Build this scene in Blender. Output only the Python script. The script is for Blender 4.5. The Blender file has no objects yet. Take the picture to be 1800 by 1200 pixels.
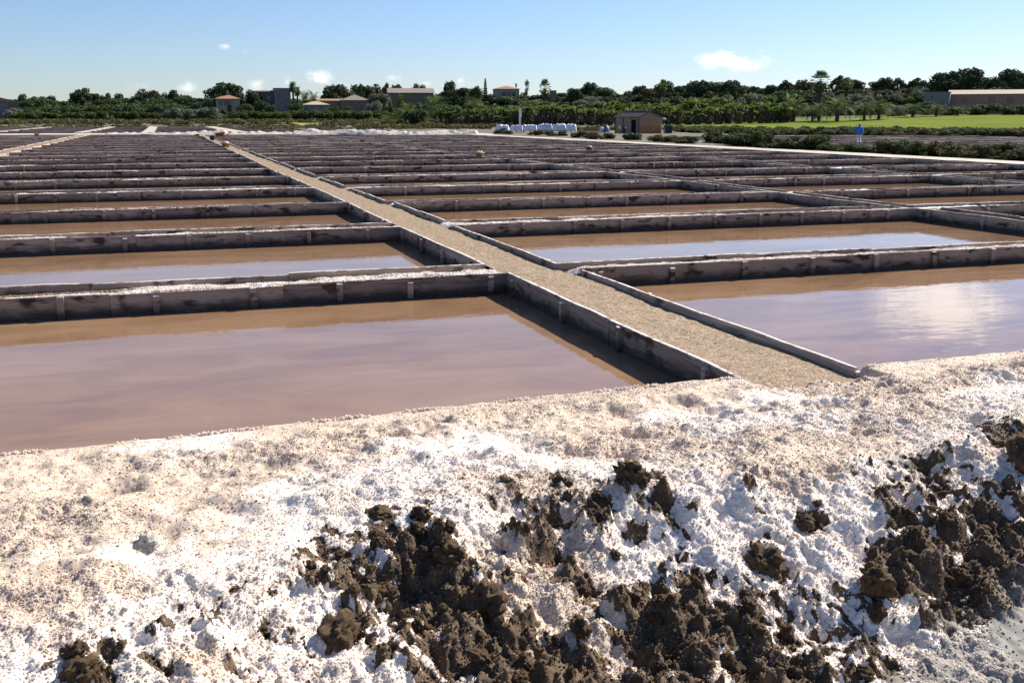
import bpy, bmesh, math, random
import numpy as np
from mathutils import Vector, Matrix, noise as mnoise

R = math.radians
rnd = random.Random(7)
nrg = np.random.default_rng(11)
scene = bpy.context.scene
COL = scene.collection

# ------------------------------------------------------------------ camera, sky, sun, exposure
F_PX, EYE, PITCH, YAW = 1762.0, 2.0, R(12.5426), R(18.8143)
SUN_AZ, SUN_EL = R(68.0), R(38.0)          # azimuth from +Y towards +X
cam_d = bpy.data.cameras.new('camera')
cam_d.sensor_width = 36.0
cam_d.lens = 36.0 * F_PX / 1800.0
cam_d.clip_start = 0.05
cam_d.clip_end = 6000.0
cam = bpy.data.objects.new('camera', cam_d)
COL.objects.link(cam)
cam.location = (0, 0, EYE)
cam.rotation_euler = (math.pi / 2 - PITCH, 0, -YAW)
scene.camera = cam

scene.view_settings.view_transform = 'Standard'
scene.view_settings.look = 'None'
scene.view_settings.exposure = 0.85
scene.view_settings.gamma = 1.0
scene.view_settings.use_curve_mapping = False
scene.render.engine = 'CYCLES'
scene.cycles.use_denoising = True
scene.cycles.max_bounces = 6
scene.cycles.diffuse_bounces = 3
scene.cycles.glossy_bounces = 3
scene.cycles.transparent_max_bounces = 6

_fw = np.array([math.sin(YAW) * math.cos(PITCH), math.cos(YAW) * math.cos(PITCH), -math.sin(PITCH)])
_rt = np.array([math.cos(YAW), -math.sin(YAW), 0.0])
_up = np.cross(_rt, _fw)
def ray(x, y):
    return _fw + _rt * (x - 900) / F_PX + _up * (600 - y) / F_PX
def azel(x, y):
    d = ray(x, y)
    return math.atan2(d[0], d[1]), math.atan2(d[2], math.hypot(d[0], d[1]))
def on_plane(x, y, z=0.0):
    d = ray(x, y); t = (z - EYE) / d[2]
    return d[0] * t, d[1] * t
def at_dist(x, y, D):
    d = ray(x, y); L = math.hypot(d[0], d[1])
    return d[0] / L * D, d[1] / L * D, EYE + d[2] / L * D

world = bpy.data.worlds.new('World'); scene.world = world
world.use_nodes = True
wn = world.node_tree; wn.nodes.clear()
def N(t, kind, **kw):
    n = t.nodes.new(kind)
    for k, v in kw.items(): setattr(n, k, v)
    return n
w_out = N(wn, 'ShaderNodeOutputWorld'); w_bg = N(wn, 'ShaderNodeBackground')
w_sky = N(wn, 'ShaderNodeTexSky', sky_type='NISHITA', sun_disc=False)
w_sky.sun_elevation = SUN_EL; w_sky.sun_rotation = SUN_AZ
w_sky.air_density = 1.0; w_sky.dust_density = 0.2; w_sky.ozone_density = 4.0; w_sky.altitude = 10
w_bg.inputs['Strength'].default_value = 0.066
w_tc = N(wn, 'ShaderNodeTexCoord'); w_sep = N(wn, 'ShaderNodeSeparateXYZ')
wn.links.new(w_tc.outputs['Generated'], w_sep.inputs[0])
w_az = N(wn, 'ShaderNodeMath', operation='ARCTAN2'); w_el = N(wn, 'ShaderNodeMath', operation='ARCSINE')
wn.links.new(w_sep.outputs['X'], w_az.inputs[0]); wn.links.new(w_sep.outputs['Y'], w_az.inputs[1])
wn.links.new(w_sep.outputs['Z'], w_el.inputs[0])
w_ae = N(wn, 'ShaderNodeCombineXYZ')
wn.links.new(w_az.outputs[0], w_ae.inputs[0]); wn.links.new(w_el.outputs[0], w_ae.inputs[1])
# cumulus puffs of the photograph: (x, y, half width, half height, density)
PUFFS = [(1285, 108, 86, 22, 1.0), (395, 82, 16, 10, .8), (432, 92, 12, 7, .6), (60, 25, 14, 14, .35),
         (560, 138, 30, 20, .95), (505, 142, 18, 14, .7), (455, 150, 26, 14, .75), (330, 155, 28, 18, .7),
         (240, 152, 70, 16, .5), (195, 148, 22, 10, .45), (690, 138, 22, 14, .8), (748, 146, 22, 9, .5),
         (810, 144, 14, 13, .6), (590, 152, 60, 14, .5), (1095, 146, 24, 8, .35),
         (1715, -150, 135, 66, 1.6), (1420, -115, 60, 26, .45), (1030, -210, 150, 60, .45), (760, -160, 200, 40, .35),
         (1620, -420, 260, 70, .6), (300, -420, 240, 60, .5), (2300, 20, 160, 40, .8), (-500, 60, 160, 30, .6)]
acc = None
for (px, py, hw, hh, den) in PUFFS:
    a0, e0 = azel(px, py); a1 = azel(px + hw, py)[0] - a0; e1 = azel(px, py - hh)[1] - e0
    sub = N(wn, 'ShaderNodeVectorMath', operation='SUBTRACT'); sub.inputs[1].default_value = (a0, e0, 0)
    mul = N(wn, 'ShaderNodeVectorMath', operation='MULTIPLY'); mul.inputs[1].default_value = (1 / a1, 1 / e1, 0)
    ln = N(wn, 'ShaderNodeVectorMath', operation='LENGTH')
    mr = N(wn, 'ShaderNodeMapRange'); mr.inputs[1].default_value = 0.0; mr.inputs[2].default_value = 1.5
    mr.inputs[3].default_value = den; mr.inputs[4].default_value = 0.0
    wn.links.new(w_ae.outputs[0], sub.inputs[0]); wn.links.new(sub.outputs[0], mul.inputs[0])
    wn.links.new(mul.outputs[0], ln.inputs[0]); wn.links.new(ln.outputs['Value'], mr.inputs[0])
    if acc is None: acc = mr.outputs[0]
    else:
        mx = N(wn, 'ShaderNodeMath', operation='MAXIMUM')
        wn.links.new(acc, mx.inputs[0]); wn.links.new(mr.outputs[0], mx.inputs[1]); acc = mx.outputs[0]
w_n = N(wn, 'ShaderNodeTexNoise'); w_n.inputs['Scale'].default_value = 55; w_n.inputs['Detail'].default_value = 6
w_n.inputs['Roughness'].default_value = .6
w_map = N(wn, 'ShaderNodeMapping'); w_map.inputs['Scale'].default_value = (1, 1, 1.7)
wn.links.new(w_tc.outputs['Generated'], w_map.inputs[0]); wn.links.new(w_map.outputs[0], w_n.inputs['Vector'])
w_m = N(wn, 'ShaderNodeMath', operation='MULTIPLY_ADD'); w_m.inputs[1].default_value = 3.0; w_m.inputs[2].default_value = -1.55
wn.links.new(w_n.outputs['Fac'], w_m.inputs[0])
w_g = N(wn, 'ShaderNodeMath', operation='MULTIPLY_ADD')       # density * (1 + noise)
wn.links.new(acc, w_g.inputs[0]); wn.links.new(w_m.outputs[0], w_g.inputs[1]); wn.links.new(acc, w_g.inputs[2])
w_s = N(wn, 'ShaderNodeMapRange', interpolation_type='SMOOTHSTEP')
w_s.inputs[1].default_value = .3; w_s.inputs[2].default_value = 1.0; w_s.inputs[4].default_value = .92
wn.links.new(w_g.outputs[0], w_s.inputs[0])
w_mix = N(wn, 'ShaderNodeMix', data_type='RGBA')
w_mix.inputs['B'].default_value = (8.8, 8.8, 9.0, 1)
# clouds brighten towards the sun (forward scattering)
w_dot = N(wn, 'ShaderNodeVectorMath', operation='DOT_PRODUCT'); w_dot.inputs[1].default_value = (math.sin(SUN_AZ) * math.cos(SUN_EL), math.cos(SUN_AZ) * math.cos(SUN_EL), math.sin(SUN_EL))
wn.links.new(w_tc.outputs['Generated'], w_dot.inputs[0])
w_mx0 = N(wn, 'ShaderNodeMath', operation='MAXIMUM'); w_mx0.inputs[1].default_value = 0.0; wn.links.new(w_dot.outputs['Value'], w_mx0.inputs[0])
w_pw = N(wn, 'ShaderNodeMath', operation='POWER'); w_pw.inputs[1].default_value = 4.0; wn.links.new(w_mx0.outputs[0], w_pw.inputs[0])
w_br = N(wn, 'ShaderNodeMath', operation='MULTIPLY_ADD'); w_br.inputs[1].default_value = 1.6; w_br.inputs[2].default_value = 1.0; wn.links.new(w_pw.outputs[0], w_br.inputs[0])
w_cc = N(wn, 'ShaderNodeVectorMath', operation='SCALE'); w_cc.inputs[0].default_value = (8.8, 8.8, 9.0); wn.links.new(w_br.outputs[0], w_cc.inputs['Scale'])
wn.links.new(w_cc.outputs[0], w_mix.inputs['B'])
wn.links.new(w_s.outputs[0], w_mix.inputs['Factor']); w_wb = N(wn, 'ShaderNodeMix', data_type='RGBA', blend_type='MULTIPLY'); w_wb.inputs['Factor'].default_value = 1.0
w_wb.inputs['B'].default_value = (.87, .925, 1.11, 1)      # the camera's white balance on the sky
wn.links.new(w_sky.outputs[0], w_wb.inputs['A']); wn.links.new(w_wb.outputs['Result'], w_mix.inputs['A'])
wn.links.new(w_mix.outputs['Result'], w_bg.inputs['Color']); wn.links.new(w_bg.outputs[0], w_out.inputs[0])

sun_d = bpy.data.lights.new('sun', 'SUN'); sun_d.energy = 5.0; sun_d.angle = R(0.53); sun_d.color = (1.0, .95, .87)
sun = bpy.data.objects.new('sun', sun_d); COL.objects.link(sun)
sdir = Vector((math.sin(SUN_AZ) * math.cos(SUN_EL), math.cos(SUN_AZ) * math.cos(SUN_EL), math.sin(SUN_EL)))
sun.rotation_euler = sdir.to_track_quat('Z', 'Y').to_euler()
sun.location = (60, 20, 60)

# ------------------------------------------------------------------ helpers
def tag(o, label=None, cat=None, group=None, kind=None):
    if label: o['label'] = label
    if cat: o['category'] = cat
    if group: o['group'] = group
    if kind: o['kind'] = kind
    return o
def link(name, me, parent=None, mat=None, loc=None):
    o = bpy.data.objects.new(name, me); COL.objects.link(o)
    if parent is not None: o.parent = parent
    if mat is not None and me is not None and len(me.materials) == 0: me.materials.append(mat)
    if loc is not None: o.location = loc
    return o
def empty(name, loc=(0, 0, 0), rz=0.0):
    o = bpy.data.objects.new(name, None); COL.objects.link(o)
    o.location = loc; o.rotation_euler = (0, 0, rz); o.empty_display_size = .2
    return o
def copy_tree(root, loc, rz=0.0, sc=(1, 1, 1)):
    c = root.copy(); COL.objects.link(c); c.location = loc; c.rotation_euler = (0, 0, rz); c.scale = sc
    for ch in root.children:
        d = ch.copy(); COL.objects.link(d); d.parent = c
        for g in ch.children:
            e = g.copy(); COL.objects.link(e); e.parent = d
    return c
class MB:
    """collects verts and faces of one mesh"""
    def __init__(s): s.v = []; s.f = []; s.s = []
    def box(s, x0, x1, y0, y1, z0, z1):
        b = len(s.v)
        s.v += [(x0, y0, z0), (x1, y0, z0), (x1, y1, z0), (x0, y1, z0), (x0, y0, z1), (x1, y0, z1), (x1, y1, z1), (x0, y1, z1)]
        s.f += [(b, b + 3, b + 2, b + 1), (b + 4, b + 5, b + 6, b + 7), (b, b + 1, b + 5, b + 4), (b + 1, b + 2, b + 6, b + 5), (b + 2, b + 3, b + 7, b + 6), (b + 3, b, b + 4, b + 7)]
        return s
    def poly(s, pts):
        b = len(s.v); s.v += [tuple(p) for p in pts]; s.f.append(tuple(range(b, b + len(pts)))); return s
    def tube(s, pts, rad, n=7, cap=True):
        b = len(s.v); P = [Vector(p) for p in pts]
        for i, p in enumerate(P):
            t = (P[min(i + 1, len(P) - 1)] - P[max(i - 1, 0)]).normalized()
            a = t.cross(Vector((0, 0, 1)) if abs(t.z) < .95 else Vector((1, 0, 0))).normalized(); c = t.cross(a)
            r = rad[i] if isinstance(rad, (list, tuple)) else rad
            for k in range(n):
                q = p + (a * math.cos(2 * math.pi * k / n) + c * math.sin(2 * math.pi * k / n)) * r
                s.v.append(tuple(q))
        for i in range(len(P) - 1):
            for k in range(n):
                s.f.append((b + i * n + k, b + i * n + (k + 1) % n, b + (i + 1) * n + (k + 1) % n, b + (i + 1) * n + k))
        if cap:
            s.f.append(tuple(b + k for k in range(n))); e = b + (len(P) - 1) * n
            s.f.append(tuple(e + n - 1 - k for k in range(n)))
        return s
    def lathe(s, prof, n=14, c=(0, 0), sx=1, sy=1):
        b = len(s.v)
        for (r, z) in prof:
            for k in range(n):
                s.v.append((c[0] + sx * r * math.cos(2 * math.pi * k / n), c[1] + sy * r * math.sin(2 * math.pi * k / n), z))
        for i in range(len(prof) - 1):
            for k in range(n):
                s.f.append((b + i * n + k, b + i * n + (k + 1) % n, b + (i + 1) * n + (k + 1) % n, b + (i + 1) * n + k))
        return s
    def mesh(s, name, mat=None, smooth=False):
        me = bpy.data.meshes.new(name); me.from_pydata(s.v, [], s.f); me.update()
        if mat: me.materials.append(mat)
        if smooth:
            me.polygons.foreach_set('use_smooth', [True] * len(me.polygons))
        return me
    def obj(s, name, mat, parent=None, smooth=False, loc=None):
        return link(name, s.mesh(name, mat, smooth), parent, None, loc)

def hash2(ix, iy, seed):
    h = (ix.astype(np.int64) * 374761393 + iy.astype(np.int64) * 668265263 + seed * 2246822519) & 0xffffffff
    h = ((h ^ (h >> 13)) * 1274126177) & 0xffffffff
    return ((h ^ (h >> 16)) & 0xffffff) / float(0xffffff)
def vnoise(x, y, seed=0):
    x = np.asarray(x, float); y = np.asarray(y, float)
    ix = np.floor(x); iy = np.floor(y); fx = x - ix; fy = y - iy
    u = fx * fx * fx * (fx * (fx * 6 - 15) + 10); v = fy * fy * fy * (fy * (fy * 6 - 15) + 10)
    a = hash2(ix, iy, seed); b = hash2(ix + 1, iy, seed); c = hash2(ix, iy + 1, seed); d = hash2(ix + 1, iy + 1, seed)
    return (a * (1 - u) + b * u) * (1 - v) + (c * (1 - u) + d * u) * v
def fbm(x, y, oct=4, seed=0, gain=.5):
    t = 0; a = 1; n = 0
    for i in range(oct):
        t = t + a * vnoise(x * 2 ** i + 17.3 * i, y * 2 ** i - 9.1 * i, seed + i); n += a; a *= gain
    return t / n
def worley(x, y, seed=0):
    x = np.asarray(x, float); y = np.asarray(y, float)
    ix = np.floor(x); iy = np.floor(y); best = np.full(x.shape, 9.0); idv = np.zeros(x.shape)
    for dx in (-1, 0, 1):
        for dy in (-1, 0, 1):
            cx = ix + dx; cy = iy + dy
            px = cx + hash2(cx, cy, seed); py = cy + hash2(cx, cy, seed + 91)
            d = (px - x) ** 2 + (py - y) ** 2
            m = d < best; best = np.where(m, d, best); idv = np.where(m, hash2(cx, cy, seed + 173), idv)
    return np.sqrt(best), idv
def ss(a, b, x):
    t = np.clip((np.asarray(x, float) - a) / (b - a), 0, 1); return t * t * (3 - 2 * t)
def grid_mesh(name, X, Y, Z, mat=None, smooth=True, attrs=None, mask=None):
    """X, Y, Z are (n, m) arrays; an optional face mask drops cells"""
    n, m = X.shape
    co = np.stack([X, Y, Z], -1).reshape(-1, 3)
    i = np.arange(n - 1)[:, None] * m + np.arange(m - 1)[None, :]
    q = np.stack([i, i + 1, i + m + 1, i + m], -1)
    if mask is not None: q = q[mask]
    q = q.reshape(-1, 4)
    # keep the normals upward
    a = co[q[0, 1]] - co[q[0, 0]]; b = co[q[0, 3]] - co[q[0, 0]]
    if np.cross(a, b)[2] < 0: q = q[:, ::-1]
    me = bpy.data.meshes.new(name)
    me.vertices.add(len(co)); me.vertices.foreach_set('co', co.astype(np.float32).ravel())
    me.loops.add(q.size); me.loops.foreach_set('vertex_index', q.astype(np.int32).ravel())
    me.polygons.add(len(q)); me.polygons.foreach_set('loop_start', np.arange(0, q.size, 4, dtype=np.int32))
    me.update(calc_edges=True)
    if smooth: me.polygons.foreach_set('use_smooth', np.ones(len(q), bool))
    for k, v in (attrs or {}).items():
        at = me.attributes.new(k, 'FLOAT', 'POINT'); at.data.foreach_set('value', np.asarray(v, np.float32).ravel())
    if mat: me.materials.append(mat)
    return me

# ------------------------------------------------------------------ materials
def new_mat(name):
    m = bpy.data.materials.new(name); m.use_nodes = True
    t = m.node_tree; b = t.nodes['Principled BSDF']
    b.inputs['Roughness'].default_value = .85
    b.inputs['Specular IOR Level'].default_value = .25
    return m, t, b
def ramp(t, src, stops):
    r = N(t, 'ShaderNodeValToRGB'); e = r.color_ramp.elements
    while len(e) < len(stops): e.new(.5)
    for i, (p, c) in enumerate(stops):
        e[i].position = p; e[i].color = (c[0], c[1], c[2], 1) if not isinstance(c, (int, float)) else (c, c, c, 1)
    t.links.new(src, r.inputs[0]); return r.outputs[0]
def tnoise(t, scale, detail=4, vec=None, rough=.55, w=None, dist=0.0):
    n = N(t, 'ShaderNodeTexNoise'); n.inputs['Scale'].default_value = scale; n.inputs['Detail'].default_value = detail
    n.inputs['Roughness'].default_value = rough; n.inputs['Distortion'].default_value = dist
    if w is not None: n.noise_dimensions = '4D'; t.links.new(w, n.inputs['W'])
    if vec is not None: t.links.new(vec, n.inputs['Vector'])
    return n.outputs['Fac']
def mixc(t, f, a, b, blend='MIX'):
    n = N(t, 'ShaderNodeMix', data_type='RGBA', blend_type=blend)
    for s, v in (('Factor', f), ('A', a), ('B', b)):
        if isinstance(v, (int, float)): n.inputs[s].default_value = v if s == 'Factor' else (v, v, v, 1)
        elif isinstance(v, tuple): n.inputs[s].default_value = (v[0], v[1], v[2], 1)
        else: t.links.new(v, n.inputs[s])
    return n.outputs['Result']
def tmath(t, op, a, b=None, c=None):
    n = N(t, 'ShaderNodeMath', operation=op)
    for i, v in enumerate((a, b, c)):
        if v is None: continue
        if isinstance(v, (int, float)): n.inputs[i].default_value = v
        else: t.links.new(v, n.inputs[i])
    return n.outputs[0]
def mrange(t, v, a, b, c=0.0, d=1.0, smooth=False):
    n = N(t, 'ShaderNodeMapRange'); 
    if smooth: n.interpolation_type = 'SMOOTHSTEP'
    for i, k in enumerate((a, b, c, d)): n.inputs[i + 1].default_value = k
    t.links.new(v, n.inputs[0]); return n.outputs[0]
def bump(t, b, h, strength=.4, dist=.02):
    n = N(t, 'ShaderNodeBump'); n.inputs['Strength'].default_value = strength; n.inputs['Distance'].default_value = dist
    t.links.new(h, n.inputs['Height']); t.links.new(n.outputs[0], b.inputs['Normal'])
def objvec(t, scale=(1, 1, 1), kind='Object'):
    tc = N(t, 'ShaderNodeTexCoord'); mp = N(t, 'ShaderNodeMapping'); mp.inputs['Scale'].default_value = scale
    t.links.new(tc.outputs[kind], mp.inputs[0]); return mp.outputs[0]
def posvec(t, scale=(1, 1, 1)):
    g = N(t, 'ShaderNodeNewGeometry'); mp = N(t, 'ShaderNodeMapping'); mp.inputs['Scale'].default_value = scale
    t.links.new(g.outputs['Position'], mp.inputs[0]); return mp.outputs[0]
def objrand(t): return N(t, 'ShaderNodeObjectInfo').outputs['Random']
def attr(t, name):
    a = N(t, 'ShaderNodeAttribute'); a.attribute_name = name; return a.outputs['Fac']
def base(t, b, c):
    if isinstance(c, tuple): b.inputs['Base Color'].default_value = (c[0], c[1], c[2], 1)
    else: t.links.new(c, b.inputs['Base Color'])

def simple_mat(name, c0, c1, scale=3.0, rough=.85, bumpk=.0, spec=.25, metal=0.0, stretch=(1, 1, 1)):
    m, t, b = new_mat(name); v = objvec(t, stretch)
    n = tnoise(t, scale, 5, v)
    base(t, b, ramp(t, n, [(.3, c0), (.7, c1)]))
    b.inputs['Roughness'].default_value = rough; b.inputs['Specular IOR Level'].default_value = spec
    b.inputs['Metallic'].default_value = metal
    if bumpk: bump(t, b, tnoise(t, scale * 6, 4, v), bumpk, .01)
    return m

M = {}
# weathered pan boards: grain along local X, knots, rusty nail stains, wet dark band with a ragged edge, salt on the top edge
def wood_mat():
    m, t, b = new_mat('weathered_board')
    rv = objrand(t); w = tmath(t, 'MULTIPLY', rv, 37.0)
    tc = N(t, 'ShaderNodeTexCoord'); sep = N(t, 'ShaderNodeSeparateXYZ'); t.links.new(tc.outputs['Object'], sep.inputs[0])
    mp = N(t, 'ShaderNodeMapping'); mp.inputs['Scale'].default_value = (.55, 5, 13); t.links.new(tc.outputs['Object'], mp.inputs[0])
    g = tnoise(t, 2.2, 6, mp.outputs[0], .65, w, 1.2)
    c = ramp(t, g, [(.3, (.145, .1, .073)), (.5, (.41, .31, .24)), (.7, (.6, .48, .385))])
    c = mixc(t, 1.0, c, ramp(t, tmath(t, 'FRACT', tmath(t, 'MULTIPLY', rv, 7.31)), [(0, .62), (.5, .95), (1, 1.18)]), 'MULTIPLY')
    c = mixc(t, mrange(t, rv, 0, 1, .0, .6), c, (.34, .265, .2))
    mp2 = N(t, 'ShaderNodeMapping'); mp2.inputs['Scale'].default_value = (1.6, 2, 4.2); t.links.new(tc.outputs['Object'], mp2.inputs[0])
    st = tnoise(t, 1.5, 3, mp2.outputs[0], .5, w)
    c = mixc(t, mrange(t, st, .545, .66, 0, .92, True), c, (.028, .017, .012))
    mp3 = N(t, 'ShaderNodeMapping'); mp3.inputs['Scale'].default_value = (2.6, 2, 3.4); t.links.new(tc.outputs['Object'], mp3.inputs[0])
    st2 = tnoise(t, 2.0, 2, mp3.outputs[0], .4, w)
    c = mixc(t, mrange(t, st2, .6, .72, 0, .8, True), c, (.085, .032, .014))
    # splash line: ragged, dark, damp
    wl = tmath(t, 'ADD', sep.outputs['Z'], mrange(t, tnoise(t, 2.5, 4, mp2.outputs[0], .6, w), .2, .8, -.07, .07))
    c = mixc(t, mrange(t, wl, -.24, -.08, .92, 0, True), c, (.045, .031, .024))
    # pale salt bloom patches and crust on the upper edge
    mp4 = N(t, 'ShaderNodeMapping'); mp4.inputs['Scale'].default_value = (3, 9, 14); t.links.new(tc.outputs['Object'], mp4.inputs[0])
    bl = tnoise(t, 3.0, 5, mp4.outputs[0], .7, w)
    c = mixc(t, mrange(t, bl, .58, .8, 0, .4, True), c, (.5, .48, .5))
    sn = tnoise(t, 7.0, 4, tc.outputs['Object'], .6, w)
    crust = tmath(t, 'ADD', sep.outputs['Z'], mrange(t, sn, .3, .7, -.024, .012))
    c = mixc(t, mrange(t, crust, -.018, -.006, 0, .92, True), c, (.74, .69, .63))
    base(t, b, c); b.inputs['Roughness'].default_value = .75
    bump(t, b, g, .5, .006)
    return m
M['wood'] = wood_mat()

def water_mat():
    m, t, b = new_mat('murky_brine')
    v = posvec(t, (1, 1, 1)); rv = objrand(t)
    n = tnoise(t, 1.1, 6, posvec(t, (.5, 1.2, 1)), .62, None, .8)
    c = ramp(t, n, [(.28, (.18, .102, .055)), (.5, (.278, .163, .088)), (.72, (.355, .222, .13))])
    c = mixc(t, mrange(t, rv, 0, 1, 0, .35), c, (.225, .128, .07))
    base(t, b, c); b.inputs['Roughness'].default_value = .025; b.inputs['IOR'].default_value = 1.36
    b.inputs['Specular IOR Level'].default_value = .5
    r1 = tnoise(t, 3.2, 3, posvec(t, (.7, 1.6, 1)), .5)
    r2 = tnoise(t, 13, 2, posvec(t, (.6, 1.8, 1)), .5)
    h = tmath(t, 'MULTIPLY_ADD', r2, .14, r1)
    bump(t, b, h, .06, .03)
    return m
M['water'] = water_mat()

def salt_bank_mat():
    m, t, b = new_mat('salt_crust_over_earth')
    s = attr(t, 'salt'); cr = attr(t, 'cream'); mud = attr(t, 'mud')
    v = posvec(t)
    n1 = tnoise(t, 55, 5, v, .7); n2 = tnoise(t, 9, 4, v, .6)
    dirt = ramp(t, n2, [(.3, (.043, .027, .015)), (.55, (.112, .07, .037)), (.8, (.215, .142, .082))])
    dirt = mixc(t, mrange(t, n1, .55, .75, 0, .5), dirt, (.17, .13, .09))
    mudc = ramp(t, n2, [(.3, (.2, .185, .155)), (.7, (.36, .34, .3))])
    dirt = mixc(t, mud, dirt, mudc)
    white = ramp(t, n1, [(.25, (.72, .62, .52)), (.6, (.92, .84, .755))])
    cream = ramp(t, n1, [(.3, (.42, .29, .19)), (.65, (.74, .61, .48))])
    sc = mixc(t, cr, white, cream)
    f = tmath(t, 'ADD', s, mrange(t, n1, .3, .7, -.3, .34))
    base(t, b, mixc(t, mrange(t, f, .38, .62, 0, 1, True), dirt, sc))
    b.inputs['Roughness'].default_value = .8
    bump(t, b, tmath(t, 'ADD', n1, tnoise(t, 140, 3, v)), .28, .005)
    return m
M['bank'] = salt_bank_mat()

def grain_mat(name, stops, rough=.6, spec=.4):
    m, t, b = new_mat(name); rv = objrand(t)
    base(t, b, ramp(t, rv, stops)); b.inputs['Roughness'].default_value = rough; b.inputs['Specular IOR Level'].default_value = spec
    return m
def grain_mat_t(name, stops):
    m = grain_mat(name, stops, .5, .4); t = m.node_tree; b = t.nodes['Principled BSDF']      # crystals let light through
    tr = N(t, 'ShaderNodeBsdfTranslucent'); t.links.new(b.inputs['Base Color'].links[0].from_socket, tr.inputs['Color'])
    mx = N(t, 'ShaderNodeMixShader'); mx.inputs[0].default_value = .45
    t.links.new(b.outputs[0], mx.inputs[1]); t.links.new(tr.outputs[0], mx.inputs[2]); t.links.new(mx.outputs[0], t.nodes['Material Output'].inputs[0])
    return m
M['salt_grain'] = grain_mat_t('salt_crystal', [(0, (.64, .5, .38)), (.1, (.84, .74, .63)), (.5, (.92, .835, .745)), (1, (.94, .87, .79))])
M['cream_grain'] = grain_mat_t('stained_salt_crystal', [(0, (.42, .28, .17)), (.3, (.68, .53, .4)), (.7, (.8, .69, .58)), (1, (.84, .77, .69))])
M['crumb'] = grain_mat('earth_crumb', [(0, (.043, .027, .016)), (.5, (.11, .07, .04)), (.85, (.2, .14, .086)), (1, (.38, .31, .24))], .95, .1)
M['pebble'] = grain_mat('path_gravel', [(0, (.035, .02, .01)), (.25, (.15, .095, .05)), (.6, (.33, .228, .135)), (.9, (.45, .33, .21)), (1, (.62, .52, .4))], .85, .2)
def clod_mat():
    m, t, b = new_mat('earth_clod'); v = objvec(t)
    n = tnoise(t, 5, 6, v, .65); n2 = tnoise(t, 24, 4, v, .7)
    c = ramp(t, n, [(.3, (.062, .04, .022)), (.55, (.13, .082, .043)), (.75, (.21, .14, .078))])
    base(t, b, mixc(t, mrange(t, n2, .62, .75, 0, .7), c, (.42, .36, .3))); b.inputs['Roughness'].default_value = .95
    bump(t, b, tnoise(t, 16, 6, v, .7), .8, .02); return m
M['clod'] = clod_mat()

def gravel_mat():
    m, t, b = new_mat('gravel_and_salt'); v = posvec(t)
    vo = N(t, 'ShaderNodeTexVoronoi'); vo.inputs['Scale'].default_value = 42; t.links.new(v, vo.inputs['Vector'])
    sepc = N(t, 'ShaderNodeSeparateColor'); t.links.new(vo.outputs['Color'], sepc.inputs[0])
    c = ramp(t, sepc.outputs[0], [(0, (.1, .062, .033)), (.4, (.25, .17, .098)), (.8, (.34, .245, .152)), (1, (.46, .365, .26))])
    n = tnoise(t, 2.2, 4, v); c = mixc(t, mrange(t, n, .35, .7, 0, .35), c, (.24, .175, .115))
    s = attr(t, 'salt'); n1 = tnoise(t, 40, 4, v, .7)
    f = mrange(t, tmath(t, 'ADD', s, mrange(t, n1, .3, .7, -.3, .3)), .42, .6, 0, 1, True)
    base(t, b, mixc(t, f, c, ramp(t, n1, [(.3, (.66, .58, .5)), (.65, (.82, .79, .76))])))
    bump(t, b, tmath(t, 'SUBTRACT', 1.0, vo.outputs['Distance']), .6, .02); return m
M['gravel'] = gravel_mat()

def ground_mat():
    m, t, b = new_mat('salt_marsh_soil'); v = posvec(t)
    n = tnoise(t, .12, 6, v, .6); n2 = tnoise(t, 1.3, 5, v, .65)
    c = ramp(t, n, [(.3, (.06, .055, .03)), (.5, (.11, .095, .06)), (.7, (.16, .14, .1))])
    c = mixc(t, mrange(t, n2, .35, .75, 0, .6), c, (.2, .175, .13))
    g_ = N(t, 'ShaderNodeNewGeometry'); sp_ = N(t, 'ShaderNodeSeparateXYZ'); t.links.new(g_.outputs['Position'], sp_.inputs[0])
    hill = mrange(t, tmath(t, 'ADD', sp_.outputs['Z'], n2), 1.3, 1.9)      # the rise is covered in garrigue
    base(t, b, mixc(t, hill, c, mixc(t, n2, (.03, .038, .016), (.075, .08, .035)))); bump(t, b, n2, .5, .1); return m
M['ground'] = ground_mat()
M['track'] = simple_mat('pale_salt_track', (.36, .29, .21), (.56, .5, .42), 1.2, .85, .5)
M['pinktrack'] = simple_mat('pinkish_salt_track', (.42, .34, .3), (.58, .5, .46), 1.2, .85, .3)
M['heap'] = simple_mat('piled_salt', (.3, .25, .21), (.66, .6, .55), 2.6, .7, .8, .4)
def field_mat():
    m, t, b = new_mat('young_crop'); v = posvec(t)
    n = tnoise(t, .09, 4, v); n2 = tnoise(t, 2.0, 5, posvec(t, (1, .3, 1)), .7)
    c = ramp(t, n, [(.35, (.135, .165, .035)), (.65, (.185, .215, .05))])
    base(t, b, mixc(t, mrange(t, n2, .4, .75, 0, .5), c, (.12, .145, .03))); b.inputs['Specular IOR Level'].default_value = 0.0; bump(t, b, n2, .6, .1); return m
M['field'] = field_mat()
M['yfield'] = simple_mat('yellow_flowering_grass', (.2, .2, .05), (.36, .31, .08), .5)

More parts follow.
